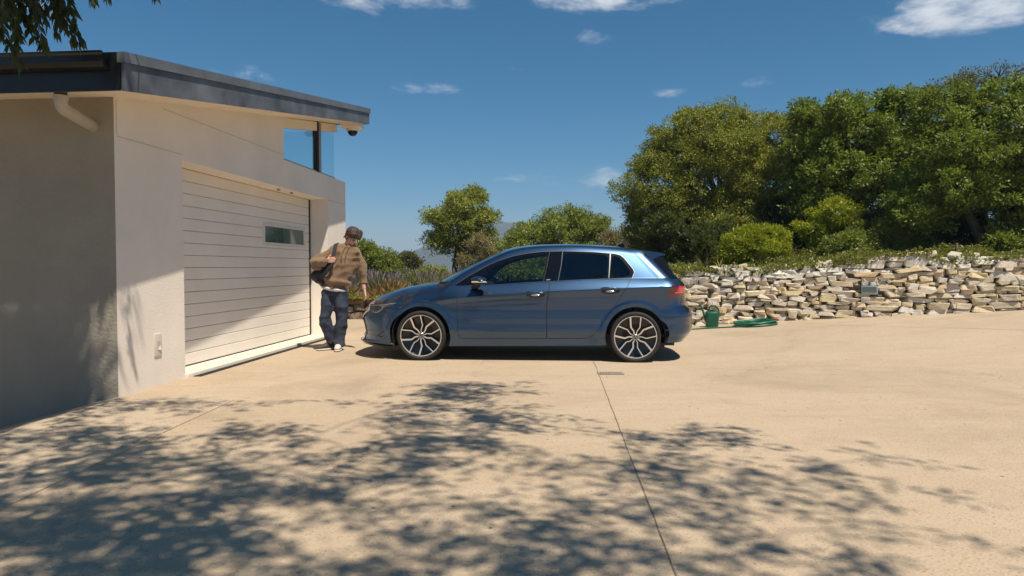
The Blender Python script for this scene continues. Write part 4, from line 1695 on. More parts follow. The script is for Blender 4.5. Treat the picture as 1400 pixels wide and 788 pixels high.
dash.prism([(0.36, 0.55), (0.36, 0.93), (0.55, 0.965), (0.72, 0.95), (0.80, 0.88), (0.80, 0.60)], -0.72, 0.72, lambda a, b, c: (a, c, b))
bevel(dash.build('dashboard', 'interior', car), 0.02, 2)
st = MB()
n_ = 28
cs = [(0.93 + 0.06 * math.sin(a), 0.36 + 0.175 * math.cos(a), 0.86 + 0.165 * math.sin(a)) for a in np.linspace(0, 2 * PI, n_ + 1)]
st.tube(cs, 0.014, 6, cap=False)
st.box((0.90, 0.20, 0.84), (0.93, 0.52, 0.88))
auto_smooth(st.build('steering_wheel', 'interior', car), 60)
fl = MB()
fl.box((0.3, -0.78, 0.30), (3.0, 0.78, 0.34))
fl.box((2.62, -0.72, 0.34), (3.05, 0.72, 0.96))
fl.build('cabin_floor', 'interior', car)
# ------------------------------------------------------------------ person
PB = Vector((-2.485, 9.70, 0.0))


def folds(seed, amp, freq, stretch=(1, 1, 0.45), bias=0.0):
    r = np.random.default_rng(seed)
    D = r.normal(0, 1, (7, 3)) * np.array(stretch)
    D /= np.linalg.norm(D, axis=1, keepdims=True)
    ph = r.uniform(0, 6.28, 7)
    fq = freq * r.uniform(0.6, 1.7, 7)

    def f(co, no):
        warp = 0.5 * np.sin(co @ D[0] * freq * 0.4 + 1.0) + 0.4 * np.sin(co @ D[1] * freq * 0.7)
        h = np.zeros(len(co))
        for k in range(7):
            h += (1 - 2 * np.abs(np.sin((co @ D[k]) * fq[k] * 0.5 + ph[k] + warp)))
        return co + no * (h / 7 * amp + bias)[:, None]
    return f


f_dir = Vector((0.68, -0.56, -0.52)).normalized()
u_dir = (Vector((0.34, -0.10, 1.0)) - f_dir * Vector((0.34, -0.10, 1.0)).dot(f_dir)).normalized()
s_dir = f_dir.cross(u_dir).normalized()
HR = Matrix((f_dir, s_dir, u_dir)).transposed()
Hc = Vector((0.275, -0.02, 1.565))


def hp(f, s, u):
    return Hc + f_dir * f + s_dir * s + u_dir * u


b = MB()
# head
ellipsoid(b, hp(-0.012, 0, 0.022), (0.096, 0.076, 0.092), HR)
ellipsoid(b, hp(0.022, 0, -0.042), (0.066, 0.058, 0.070), HR)
ellipsoid(b, hp(0.052, 0, -0.088), (0.030, 0.030, 0.022), HR)
capsule(b, hp(0.082, 0, 0.010), 0.010, hp(0.101, 0, -0.026), 0.0135)
ellipsoid(b, hp(0.062, 0, 0.024), (0.030, 0.058, 0.012), HR)
ellipsoid(b, hp(0.074, 0, -0.058), (0.014, 0.024, 0.011), HR)
for s in (-1, 1):
    ellipsoid(b, hp(0.058, s * 0.040, -0.026), (0.026, 0.022, 0.024), HR)
    ellipsoid(b, hp(-0.012, s * 0.078, -0.012), (0.022, 0.010, 0.034), HR)
# neck, trunk, arms, legs
capsule(b, hp(-0.02, 0, -0.06), 0.056, (0.195, 0.02, 1.43), 0.062)
hull(b, sphere_pts((0.03, 0.0, 1.34), 0.045) + sphere_pts((0.29, 0.0, 1.33), 0.045) + sphere_pts((0.16, 0.0, 1.12), 0.10, (1.1, 0.8, 1)))
hull(b, sphere_pts((0.16, 0, 1.12), 0.12, (1.1, 0.8, 1)) + sphere_pts((0.02, 0, 0.85), 0.13, (1.1, 0.8, 0.8)))
capsule(b, (0.0, 0, 1.36), 0.052, (-0.22, -0.02, 1.21), 0.038)
capsule(b, (-0.22, -0.02, 1.21), 0.038, (-0.045, -0.19, 1.238), 0.028)
capsule(b, (0.315, 0, 1.335), 0.034, (0.412, 0.0, 1.07), 0.029)
capsule(b, (0.412, 0, 1.07), 0.029, (0.432, -0.03, 0.865), 0.029)
for hip, knee, ank in (((-0.07, 0, 0.82), (-0.10, -0.05, 0.47), (-0.065, 0.02, 0.09)), ((0.09, 0, 0.82), (0.112, -0.03, 0.46), (0.07, -0.02, 0.08))):
    capsule(b, hip, 0.075, knee, 0.05)
    capsule(b, knee, 0.05, ank, 0.038)
capsule(b, (-0.065, 0.02, 0.06), 0.032, (-0.15, -0.09, 0.045), 0.026)
capsule(b, (0.07, -0.02, 0.06), 0.032, (0.085, -0.16, 0.045), 0.026)


def hand(mb, wrist, d, n, t, length=0.18, curl=0.35, spread=0.1, curl_dir=None, thumb=1):
    """palm from the wrist along d, palm normal n, fingers fan across t"""
    w0 = Vector(wrist)
    d, n, t = Vector(d).normalized(), Vector(n).normalized(), Vector(t).normalized()
    pl = length * 0.52
    hull(mb, [w0 + d * a + t * b_ + n * c for a, b_, c in ((0, -0.024, -0.014), (0, 0.024, -0.014), (0, -0.024, 0.014), (0, 0.024, 0.014),
              (pl, -0.040, -0.012), (pl, 0.040, -0.012), (pl, -0.040, 0.012), (pl, 0.040, 0.012))])
    for k, (off, L) in enumerate(((-0.031, 0.066), (-0.010, 0.080), (0.011, 0.075), (0.031, 0.058))):
        p = w0 + d * (pl - 0.01) + t * off
        dd = (d + t * off * spread * 20 * 0.3).normalized()
        for j in range(3):
            q = p + dd * (L * (0.45, 0.32, 0.23)[j] * length / 0.18)
            capsule(mb, p, 0.0092 - 0.0008 * j, q, 0.0086 - 0.0008 * j, n=4)
            p = q
            dd = (dd + n * curl * (0.6 + 0.5 * j)).normalized()
    p = w0 + d * 0.022 + t * (-0.026 * thumb)
    dd = (d * 0.7 - t * 0.75 * thumb + n * 0.3).normalized()
    for j in range(2):
        q = p + dd * 0.036
        capsule(mb, p, 0.0105, q, 0.0095, n=4)
        p = q
        dd = (dd + d * 0.4 + n * 0.2).normalized()


hand(b, (0.436, -0.035, 0.845), (0.10, -0.15, -1.0), (-0.7, -0.5, -0.05), (0.55, -0.8, 0.1), 0.18, 0.28)
hand(b, (-0.045, -0.205, 1.238), (1.0, -0.12, 0.18), (0.1, 1.0, 0.1), (0.15, 0.1, -1.0), 0.155, 0.95, 0.02)
person = fuse(b, 'person', 'skin', 0.006, 3)
person.location = PB
tag(person, 'person in brown hoodie and wide dark jeans with bag on shoulder, looking at the car', 'person')

# face details
for s in (-1, 1):
    e_ = MB()
    ellipsoid(e_, hp(0.0755, s * 0.031, -0.004), (0.009, 0.014, 0.007), HR, 6)
    auto_smooth(e_.build('eye', 'eye', person), 60)
    e_ = MB()
    e_.tube([hp(0.088, s * 0.014, 0.018), hp(0.090, s * 0.032, 0.024), hp(0.078, s * 0.052, 0.018)], [0.004, 0.005, 0.003], 6)
    e_.build('eyebrow', 'hair', person)
e_ = MB()
ellipsoid(e_, hp(0.0875, 0, -0.056), (0.006, 0.021, 0.0065), HR, 6)
auto_smooth(e_.build('mouth', 'lips', person), 60)
# hair: a thick mop with a fringe over the forehead
h = MB()
ellipsoid(h, hp(-0.026, 0, 0.050), (0.114, 0.100, 0.102), HR)
ellipsoid(h, hp(-0.055, 0, -0.004), (0.075, 0.088, 0.082), HR)
rr = random.Random(5)
for k in range(46):
    a = rr.uniform(-1.5, 1.5)
    base = hp(0.040 * math.cos(a) + rr.uniform(-0.02, 0.02), 0.080 * math.sin(a), 0.118 + rr.uniform(-0.03, 0.012))
    tip = hp(0.090 * math.cos(a) + rr.uniform(-0.004, 0.010), 0.100 * math.sin(a), rr.uniform(0.018, 0.055) - 0.035 * abs(math.sin(a)))
    m = (base + tip) / 2 + f_dir * 0.014 * math.cos(a) + s_dir * 0.016 * math.sin(a) + u_dir * 0.012
    capsule(h, base, 0.017, m, 0.013, n=4)
    capsule(h, m, 0.013, tip, 0.005, n=4)
for k in range(40):
    a = rr.uniform(1.2, 5.1)
    base = hp(0.07 * math.cos(a) - 0.03, 0.075 * math.sin(a), 0.08 + rr.uniform(-0.03, 0.03))
    tip = hp(0.105 * math.cos(a) - 0.02, 0.094 * math.sin(a), rr.uniform(-0.075, 0.03))
    capsule(h, base, 0.018, tip, 0.006, n=4)
for k in range(34):
    d_ = Vector((rr.gauss(0, 1), rr.gauss(0, 1), abs(rr.gauss(0, 0.9)))).normalized()
    q0 = hp(-0.026 + d_.x * 0.085, d_.y * 0.078, 0.05 + d_.z * 0.08)
    q1 = hp(-0.020 + d_.x * 0.128 + rr.uniform(-0.02, 0.02), d_.y * 0.115 + rr.uniform(-0.02, 0.02), 0.045 + d_.z * 0.112 + rr.uniform(-0.02, 0.012))
    capsule(h, q0, 0.020, q1, 0.006, n=4)
fuse(h, 'hair', 'hair', 0.005, 1, person, folds(3, 0.008, 80, (1, 1, 1)))

# hoodie
g = MB()
hull(g, sphere_pts((-0.005, 0.0, 1.375), 0.085, (1, 1.15, 0.9)) + sphere_pts((0.325, 0.0, 1.355), 0.085, (1, 1.15, 0.9)) + sphere_pts((0.17, 0.0, 1.43), 0.075) + sphere_pts((0.155, -0.02, 1.16), 0.165, (1.08, 0.9, 1)))
hull(g, sphere_pts((0.155, -0.02, 1.17), 0.165, (1.1, 0.95, 1)) + sphere_pts((0.045, -0.01, 0.93), 0.172, (1.06, 0.86, 0.45)))
ellipsoid(g, (0.03, -0.01, 0.875), (0.182, 0.148, 0.036), Matrix.Rotation(0.20, 3, 'Y'))
ellipsoid(g, (0.06, -0.02, 0.965), (0.205, 0.168, 0.075), Matrix.Rotation(0.18, 3, 'Y'))
capsule(g, (-0.02, 0, 1.365), 0.090, (-0.220, -0.015, 1.225), 0.080)
capsule(g, (-0.225, -0.02, 1.22), 0.078, (-0.085, -0.165, 1.225), 0.058)
ellipsoid(g, (-0.21, -0.02, 1.17), (0.085, 0.085, 0.06))
capsule(g, (-0.075, -0.175, 1.23), 0.050, (-0.05, -0.195, 1.236), 0.046)
capsule(g, (0.325, 0, 1.35), 0.088, (0.415, 0.0, 1.09), 0.070)
capsule(g, (0.415, 0, 1.09), 0.070, (0.435, -0.025, 0.925), 0.058)
capsule(g, (0.428, -0.028, 0.90), 0.050, (0.432, -0.03, 0.875), 0.046)
ellipsoid(g, (0.435, -0.02, 0.94), (0.066, 0.066, 0.034))
# hood lying behind the neck and the collar
for t_ in np.linspace(0.3, 2 * PI - 0.3, 16):
    p = (0.20 + 0.085 * math.cos(t_ - 0.7), 0.025 + 0.085 * math.sin(t_ - 0.7), 1.452 + 0.02 * math.sin(t_ - 0.7))
    ellipsoid(g, p, (0.036, 0.036, 0.036), n=5)
ellipsoid(g, (0.14, 0.12, 1.42), (0.13, 0.075, 0.075))
hd_f = folds(21, 0.050, 17, (1.1, 0.6, 0.8), 0.008)
hd_g = folds(33, 0.019, 40, (1, 0.7, 0.9))
hoodie = fuse(g, 'hoodie', 'hoodie', 0.010, 5, person, lambda c, n: hd_g(hd_f(c, n), n))
pk = MB()
pk.add([(-0.07, -0.188, 0.955), (0.16, -0.195, 0.955), (0.20, -0.197, 1.02), (0.155, -0.202, 1.09), (-0.01, -0.200, 1.10), (-0.075, -0.192, 1.03)], [(0, 1, 2, 3, 4, 5)])
for s in (-0.025, 0.03):
    cd = MB()
    cd.tube([(0.215 + s, -0.085, 1.445), (0.20 + s, -0.165, 1.40), (0.19 + s, -0.19, 1.33), (0.195 + s, -0.19, 1.28)], 0.005, 6)
    cd.build('drawstring', 'hoodie', hoodie)
# t-shirt hem under the hoodie
t_ = MB()
ellipsoid(t_, (0.020, -0.006, 0.850), (0.196, 0.148, 0.045), Matrix.Rotation(0.16, 3, 'Y'))
fuse(t_, 'shirt_hem', 'tee', 0.010, 2, person, folds(8, 0.008, 60))

# jeans
j = MB()
ellipsoid(j, (0.012, 0, 0.80), (0.185, 0.138, 0.10))
for hip, knee, hem in (((-0.078, 0.0, 0.78), (-0.112, -0.055, 0.47), (-0.066, 0.015, 0.125)), ((0.098, 0, 0.77), (0.112, -0.03, 0.45), (0.088, -0.04, 0.095))):
    hull(j, sphere_pts(hip, 0.110, (1, 1.1, 1)) + sphere_pts(knee, 0.096))
    hull(j, sphere_pts(knee, 0.096) + sphere_pts(hem, 0.080, (1, 1.1, 0.5)))
    ellipsoid(j, (hem[0] - 0.01, hem[1], hem[2] + 0.03), (0.092, 0.094, 0.035))
    ellipsoid(j, (hem[0] + 0.008, hem[1], hem[2] - 0.02), (0.084, 0.090, 0.030))
jf = folds(14, 0.034, 17, (1, 0.8, 0.8))
jg = folds(15, 0.013, 46, (0.6, 0.6, 1.2))
jeans = fuse(j, 'jeans', 'denim', 0.010, 4, person, lambda c, n: jg(jf(c, n), n))
# shoes
for nm, heel, toe, upm, flip in (('shoe', (-0.045, 0.045, 0.0), (-0.175, -0.105, 0.0), 'shoe_dark', 0), ('shoe', (0.07, -0.005, 0.0), (0.098, -0.215, 0.0), 'shoe_white', 0)):
    H, T = Vector(heel), Vector(toe)
    s = MB()
    hull(s, sphere_pts(H + Vector((0, 0, 0.060)), 0.043, (1, 1, 1.1)) + sphere_pts(H.lerp(T, 0.55) + Vector((0, 0, 0.060)), 0.044, (1, 1, 0.8)) + sphere_pts(H.lerp(T, 0.2) + Vector((0, 0, 0.085)), 0.036))
    hull(s, sphere_pts(H.lerp(T, 0.45) + Vector((0, 0, 0.055)), 0.045, (1, 1, 0.8)) + sphere_pts(T + Vector((0, 0, 0.044)), 0.040, (1, 1, 0.62)))
    so_ = fuse(s, nm, upm, 0.007, 3, person)
    q = MB()
    hull(q, [p for p in sphere_pts(H + Vector((0, 0, 0.016)), 0.047, (1, 1, 0.34)) + sphere_pts(H.lerp(T, 0.6) + Vector((0, 0, 0.016)), 0.049, (1, 1, 0.34)) + sphere_pts(T + Vector((0, 0, 0.017)), 0.044, (1, 1, 0.36))])
    auto_smooth(q.build('sole', 'sole', so_), 60)
    lc = MB()
    dr_ = (T - H).normalized()
    sd = Vector((-dr_.y, dr_.x, 0))
    for k in (0.42, 0.54, 0.66):
        c = H.lerp(T, k) + Vector((0, 0, 0.099 - 0.03 * (k - 0.42) / 0.24))
        lc.tube([c - sd * 0.024, c + Vector((0, 0, 0.006)), c + sd * 0.024], 0.004, 6)
    lc.build('lace', 'sole', so_)

# bag slung over the shoulder
bag = empty('shoulder_bag', PB + Vector((-0.17, 0.06, 0.88)), 0, 'black soft bag hanging from the shoulder strap of the person', 'bag')
B0 = Vector((0.17, -0.06, -0.88))
m = MB()
hull(m, sphere_pts(B0 + Vector((-0.145, 0.09, 1.17)), 0.055, (1, 1.3, 1)) + sphere_pts(B0 + Vector((-0.245, 0.06, 1.03)), 0.085, (1, 1.4, 1.1)) + sphere_pts(B0 + Vector((-0.135, 0.05, 0.93)), 0.075, (1, 1.3, 0.9)) + sphere_pts(B0 + Vector((-0.07, 0.08, 1.12)), 0.07))
hull(m, sphere_pts(B0 + Vector((-0.255, 0.0, 1.03)), 0.045) + sphere_pts(B0 + Vector((-0.155, -0.03, 0.955)), 0.05) + sphere_pts(B0 + Vector((-0.17, 0.0, 1.12)), 0.05))
fuse(m, 'bag_body', 'bag_black', 0.010, 3, bag, folds(41, 0.022, 34, (1, 1, 0.8)))
st_pts = [(-0.12, 0.13, 1.14), (-0.05, 0.15, 1.30), (0.02, 0.12, 1.42), (0.045, 0.03, 1.482), (0.052, -0.065, 1.462), (0.052, -0.140, 1.38), (0.048, -0.190, 1.28), (0.03, -0.205, 1.20), (-0.05, -0.185, 1.09), (-0.15, -0.09, 1.00)]
wv, wf_ = [], []
P = [Vector(p) + B0 for p in st_pts]
cen_ = Vector((0.13, 0, 1.2)) + B0
for i, p in enumerate(P):
    d = (P[min(i + 1, len(P) - 1)] - P[max(i - 1, 0)]).normalized()
    outw = (p - cen_)
    outw = (outw - d * outw.dot(d)).normalized()
    sd = d.cross(outw).normalized()
    for a, c in ((-0.027, 0.0), (0.027, 0.0), (0.027, 0.009), (-0.027, 0.009)):
        wv.append(p + sd * a + outw * c)
for i in range(len(P) - 1):
    for c in range(4):
        wf_.append((4 * i + c, 4 * i + (c + 1) % 4, 4 * i + 4 + (c + 1) % 4, 4 * i + 4 + c))
m = MB()
m.add(wv, wf_)
auto_smooth(m.build('strap', 'strap', bag), 50)
# ------------------------------------------------------------------ garden
TAU = math.atan(29 / 953.0)


def at(px, py, Y):
    """point at distance Y in front of the viewpoint, from a place in the 1400 x 788 photograph"""
    d = Vector(((px - 700) / 953.0, math.cos(TAU) + (394 - py) / 953.0 * math.sin(TAU), -math.sin(TAU) + (394 - py) / 953.0 * math.cos(TAU)))
    return Vector((0, 0, 1.16)) + d * (Y / d.y)


def nrm(v):
    return v / np.maximum(np.linalg.norm(v, axis=-1, keepdims=True), 1e-9)


def leaf_mesh(name, P, D, N, L, Wd, mat, fold=0.25):
    """one leaf blade per row: base P, direction D, blade normal N, length L, width Wd"""
    n = len(P)
    S_ = nrm(np.cross(D, N))
    N2 = np.cross(S_, D)
    L = np.asarray(L).reshape(-1, 1) * np.ones((n, 1))
    Wd = np.asarray(Wd).reshape(-1, 1) * np.ones((n, 1))
    mid = P + D * L * 0.45
    v = np.stack([P, mid + S_ * Wd * 0.5 + N2 * Wd * fold, P + D * L, mid - S_ * Wd * 0.5 + N2 * Wd * fold], 1).reshape(-1, 3)
    f = np.arange(4 * n).reshape(n, 4)
    me = bpy.data.meshes.new(name)
    me.vertices.add(4 * n)
    me.vertices.foreach_set('co', v.astype(np.float32).ravel())
    me.loops.add(4 * n)
    me.loops.foreach_set('vertex_index', f.astype(np.int32).ravel())
    me.polygons.add(n)
    me.polygons.foreach_set('loop_start', np.arange(0, 4 * n, 4, dtype=np.int32))
    me.update(calc_edges=True)
    me.materials.append(MATS[mat])
    return me


def crown_points(rng, lobes, n_clu, per, spread, shell=(0.70, 1.03), rough=0.12, flat=1.0, keep_below=None):
    """clusters of twigs spread through the outer shell of overlapping lobes"""
    C = np.array([l[0] for l in lobes], float)
    R = np.array([l[1] for l in lobes], float)
    wgt = (R[:, 0] * R[:, 1] + R[:, 0] * R[:, 2] + R[:, 1] * R[:, 2])
    pick = rng.choice(len(lobes), n_clu * 2, p=wgt / wgt.sum())
    d = nrm(rng.normal(0, 1, (n_clu * 2, 3)))
    lump = np.zeros(len(d))
    for k in range(5):
        a = nrm(rng.normal(0, 1, (1, 3)))[0]
        lump += np.sin(d @ a * rng.uniform(3, 8) + pick * 1.7 + k)
    rad = rng.uniform(0, 1, len(d)) ** 0.45 * (shell[1] - shell[0]) + shell[0]
    rad = rad * (1 + rough * lump / 3)
    p = C[pick] + d * R[pick] * rad[:, None]
    # drop the ones buried deep inside another lobe
    q = (p[:, None, :] - C[None]) / R[None]
    depth = np.linalg.norm(q, axis=2).min(1)
    ok = depth > shell[0] * 0.86
    p, d = p[ok][:n_clu], d[ok][:n_clu]
    # leaves round each cluster
    m = len(p)
    k = per
    off = nrm(rng.normal(0, 1, (m, k, 3))) * (rng.uniform(0, 1, (m, k, 1)) ** 0.5) * spread * 1.7 * rng.uniform(0.55, 1.35, (m, 1, 1)) * np.array([1.0, 1.0, 0.75])
    LP = (p[:, None, :] + off).reshape(-1, 3)
    LD = np.repeat(d, k, 0)
    return p, d, LP, LD, off.reshape(-1, 3)


def boughs(rng, lobes, n_b, frac):
    """break each lobe up into rounded boughs so that the crown has lit puffs and dark hollows"""
    out_ = []
    C = np.array([l[0] for l in lobes], float)
    R = np.array([l[1] for l in lobes], float)
    for i, (c, r) in enumerate(lobes):
        rm = float(np.mean(r))
        k = 0
        tries = 0
        while k < n_b and tries < n_b * 6:
            tries += 1
            d = nrm(rng.normal(0, 1, 3) + np.array([0, -0.25, 0.2]))
            p = np.array(c) + d * np.array(r) * rng.uniform(0.62, 0.84)
            q = np.linalg.norm((p - C) / R, axis=1)
            q[i] = 9
            if q.min() < 0.62:
                continue
            s_ = rm * frac * rng.uniform(0.7, 1.3)
            out_.append((tuple(p), (s_ * 1.1, s_ * 1.1, s_ * 0.8)))
            k += 1
        out_.append((tuple(c), tuple(np.array(r) * 0.70)))
    return out_


def foliage(rng, lobes, n_clu, per, spread, leaf, aspect, mat, name, up=0.5, droop=0.0, inner=0.25, base=None, rough=0.12, shell=(0.70, 1.03), nb=0):
    if nb:
        lobes = boughs(rng, lobes, nb, 0.40)
    p, d, LP, LD, off = crown_points(rng, lobes, n_clu, per, spread, shell, rough)
    n = len(LP)
    dirs = nrm(LD * 0.35 + nrm(off) * 0.8 + rng.normal(0, 0.6, (n, 3)) + np.array([0, 0, up * 0.5 - droop]))
    norm = nrm(LD * 0.9 + np.array([0, 0, up * 0.8]) + rng.normal(0, 0.34, (n, 3)))
    if inner > 0:
        k = int(n * inner)
        i = rng.integers(0, n, k)
        C = np.array([l[0] for l in lobes], float)
        j = np.linalg.norm(LP[i][:, None] - C[None], axis=2).argmin(1)
        f = rng.uniform(0.25, 0.85, (k, 1))
        LP = np.concatenate([LP, C[j] + (LP[i] - C[j]) * f])
        dirs = np.concatenate([dirs, nrm(rng.normal(0, 1, (k, 3)))])
        norm = np.concatenate([norm, nrm(rng.normal(0, 1, (k, 3)))])
        n = len(LP)
    L = leaf * rng.uniform(0.65, 1.3, n)
    if base is not None:
        LP = LP - np.array(base)
    return leaf_mesh(name, LP, dirs, norm, L, L * aspect * rng.uniform(0.8, 1.2, n), mat), p


def twigs(rng, base_pts, tips, r0, r1, base):
    m = MB()
    for t_ in tips:
        b_ = min(base_pts, key=lambda q: (Vector(q) - Vector(t_)).length)
        a, c = Vector(b_), Vector(t_)
        mid = a.lerp(c, 0.5) + Vector(rng.normal(0, 0.06, 3)) * (c - a).length
        m.tube([a - base, mid - base, c - base], [r0, (r0 + r1) / 2, r1], 4, cap=False)
    return m


def plant(name, label, cat, lobes, n_clu, per, spread, leaf, aspect, mat, seed, group=None, trunk=None, bark='bark', up=0.5, droop=0.0, inner=0.25,
          rough=0.12, part='crown', n_twigs=40, ground=None, shell=(0.70, 1.03), nb=None):
    if nb is None:
        nb = 9 if part == 'crown' else 6
    rng = np.random.default_rng(seed)
    c0 = np.mean([l[0] for l in lobes], 0)
    gzv = ground if ground is not None else min(l[0][2] - l[1][2] for l in lobes)
    base = Vector((c0[0], c0[1], gzv)) if trunk is None else Vector(trunk[0])
    root = empty(name, base, 0, label, cat, group)
    me, tips = foliage(rng, lobes, n_clu, per, spread, leaf, aspect, mat, part, up, droop, inner, base, rough, shell, nb)
    obj(part, me, root)
    m = MB()
    hubs = []
    if trunk is None:
        trunk = [tuple(base), tuple(base + Vector((0, 0, 0.15)))]
        r0 = 0.05
    else:
        r0 = trunk[-1] if not hasattr(trunk[-1], '__len__') else 0.12
        trunk = [t for t in trunk if hasattr(t, '__len__')]
    tp = [Vector(t) - base for t in trunk]
    m.tube(tp, [r0 * (1 - 0.35 * i / max(1, len(tp) - 1)) for i in range(len(tp))], 10)
    top = tp[-1]
    for l in lobes:
        c = Vector(l[0]) - base
        mid = top.lerp(c, 0.5) + Vector(rng.normal(0, 0.08, 3)) * (c - top).length
        m.tube([top, mid, c], [r0 * 0.55, r0 * 0.4, r0 * 0.22], 7)
        hubs += [mid, c]
    tips = tips[rng.choice(len(tips), min(n_twigs, len(tips)), replace=False)] if len(tips) else []
    for t_ in tips:
        t_ = Vector(t_) - base
        b_ = min(hubs, key=lambda q: (q - t_).length)
        mid = b_.lerp(t_, 0.5) + Vector(rng.normal(0, 0.07, 3)) * (t_ - b_).length
        m.tube([b_, mid, t_], [r0 * 0.2, r0 * 0.13, r0 * 0.05], 5, cap=False)
    auto_smooth(m.build('trunk' if part == 'crown' else 'stem', bark, root), 70)
    return root


def lobe(px, py, rx, ry, Y, depth=None):
    s = Y / 953.0
    c = at(px, py, Y)
    return (tuple(c), (rx * s, (depth or (rx + ry) / 2) * s, ry * s))


# --- trees on the bank
Y1 = 17.2
plant('round_tree', 'tall dense round olive-green tree left of the darker trees on the bank', 'tree',
      [lobe(985, 245, 95, 88, Y1), lobe(905, 255, 52, 60, Y1), lobe(888, 290, 34, 34, Y1), lobe(972, 200, 70, 50, Y1), lobe(1050, 240, 62, 72, Y1), lobe(1020, 190, 46, 38, Y1),
       lobe(925, 205, 36, 34, Y1), lobe(960, 318, 78, 44, Y1), lobe(1050, 310, 66, 42, Y1), lobe(1085, 215, 32, 40, Y1), lobe(930, 335, 52, 36, Y1), lobe(880, 318, 26, 30, Y1), lobe(1090, 300, 40, 44, Y1), lobe(942, 192, 46, 36, Y1), lobe(1070, 195, 38, 36, Y1), lobe(905, 228, 40, 36, Y1), lobe(985, 300, 70, 40, 16.4), lobe(1040, 285, 50, 40, 16.4), lobe(925, 290, 44, 38, 16.6)],
      4200, 46, 0.085, 0.056, 0.46, 'leaf_round', 101, nb=15, trunk=[(at(985, 372, Y1).x, Y1, 1.0), tuple(at(988, 330, Y1)), tuple(at(985, 290, Y1)), 0.16], n_twigs=120, rough=0.10, inner=0.45)
Y2 = 15.0
plant('broadleaf_tree', 'dark glossy broadleaf tree between the round tree and the leaning trunk', 'tree',
      [lobe(1128, 173, 44, 39, Y2), lobe(1120, 228, 46, 48, Y2), lobe(1180, 188, 52, 46, Y2), lobe(1175, 248, 60, 50, Y2), lobe(1232, 158, 36, 39, Y2), lobe(1225, 223, 56, 55, Y2), lobe(1105, 158, 22, 20, Y2), lobe(1160, 146, 24, 24, Y2), lobe(1110, 283, 36, 33, Y2)],
      1500, 44, 0.090, 0.072, 0.50, 'leaf_dark', 102, trunk=[(at(1178, 360, Y2).x, Y2, 1.15), tuple(at(1180, 320, Y2)), tuple(at(1178, 275, Y2)), 0.14], n_twigs=90, rough=0.15, up=0.7)
Y3 = 12.9
plant('leaning_tree', 'large dark tree with leaning pale trunk above the stone wall at right', 'tree',
      [lobe(1330, 198, 80, 53, Y3), lobe(1400, 183, 70, 55, Y3), lobe(1285, 243, 62, 46, Y3), lobe(1400, 248, 78, 48, Y3), lobe(1345, 258, 62, 40, Y3), lobe(1290, 173, 44, 40, Y3), lobe(1380, 136, 46, 24, Y3), lobe(1262, 286, 40, 31, Y3), lobe(1450, 218, 70, 74, Y3), lobe(1320, 138, 26, 20, Y3), lobe(1500, 188, 80, 65, Y3), lobe(1265, 138, 20, 16, Y3)],
      2300, 44, 0.085, 0.066, 0.48, 'leaf_dark', 103, trunk=[(at(1350, 356, 13.0).x, 13.0, 1.2), tuple(at(1343, 330, 13.1)), tuple(at(1326, 296, 13.3)), tuple(at(1318, 265, 13.6)), 0.105], bark='bark_pale', n_twigs=130, rough=0.15, up=0.7)
plant('windswept_tree', 'sparse brownish windswept treetop against the sky above the dark trees at right', 'tree',
      [lobe(1365, 108, 40, 14, 15.5), lobe(1300, 112, 34, 12, 15.5), lobe(1388, 100, 22, 8, 15.5), lobe(1280, 124, 14, 14, 15.5), lobe(1330, 135, 40, 16, 15.5)],
      110, 26, 0.10, 0.07, 0.4, 'leaf_olive', 104, trunk=[(at(1345, 356, 15.5).x, 15.5, 1.2), tuple(at(1345, 250, 15.5)), tuple(at(1340, 170, 15.5)), 0.09], n_twigs=110, rough=0.25, inner=0.1)
# --- shrubs on the bank
plant('ball_shrub', 'rounded lime green shrub standing free above the stone wall', 'shrub',
      [lobe(1033, 336, 40, 25, 13.7), lobe(1008, 345, 22, 18, 13.7), lobe(1056, 332, 22, 20, 13.7), lobe(1036, 322, 26, 13, 13.7)], 700, 60, 0.05, 0.045, 0.34, 'leaf_lime', 111, part='foliage', rough=0.08, up=0.8, shell=(0.8, 1.02), ground=0.95, nb=0)
plant('lime_shrub', 'lime green shrub half shaded between the round shrub and the dark trees', 'shrub',
      [lobe(1135, 295, 38, 22, 14.3), lobe(1112, 318, 26, 24, 14.3), lobe(1155, 310, 26, 24, 14.3)], 380, 40, 0.06, 0.055, 0.34, 'leaf_lime', 112, part='foliage', up=0.8, ground=1.05)
plant('spreading_shrub', 'low spreading green shrub just behind the stone wall under the dark trees', 'shrub',
      [lobe(1160, 338, 38, 22, 13.4), lobe(1200, 325, 46, 28, 13.4), lobe(1235, 335, 36, 26, 13.4)], 520, 44, 0.065, 0.06, 0.36, 'leaf_mid', 113, part='foliage', up=0.8, ground=1.05)
plant('shade_shrub', 'green shrub coloured dark for the shade left of the leaning trunk', 'shrub',
      [lobe(1285, 318, 46, 36, 14.6), lobe(1240, 305, 40, 36, 15), lobe(1325, 322, 30, 32, 14.4)], 420, 36, 0.09, 0.08, 0.4, 'leaf_shaded', 114, part='foliage', ground=1.2)
plant('corner_shrub', 'leafy green shrub right of the leaning trunk behind the wall', 'shrub',
      [lobe(1385, 318, 32, 34, 12.7), lobe(1412, 300, 34, 42, 12.8), lobe(1365, 335, 22, 20, 12.5), lobe(1440, 330, 40, 34, 12.6)], 420, 40, 0.08, 0.08, 0.45, 'leaf_mid', 115, part='foliage', up=0.7, ground=1.15)
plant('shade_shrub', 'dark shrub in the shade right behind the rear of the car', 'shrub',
      [lobe(915, 335, 34, 40, 14.6), lobe(950, 345, 36, 32, 14.4), lobe(985, 330, 30, 40, 15.2)], 420, 36, 0.09, 0.075, 0.4, 'leaf_shaded', 116, part='foliage', ground=0.9)
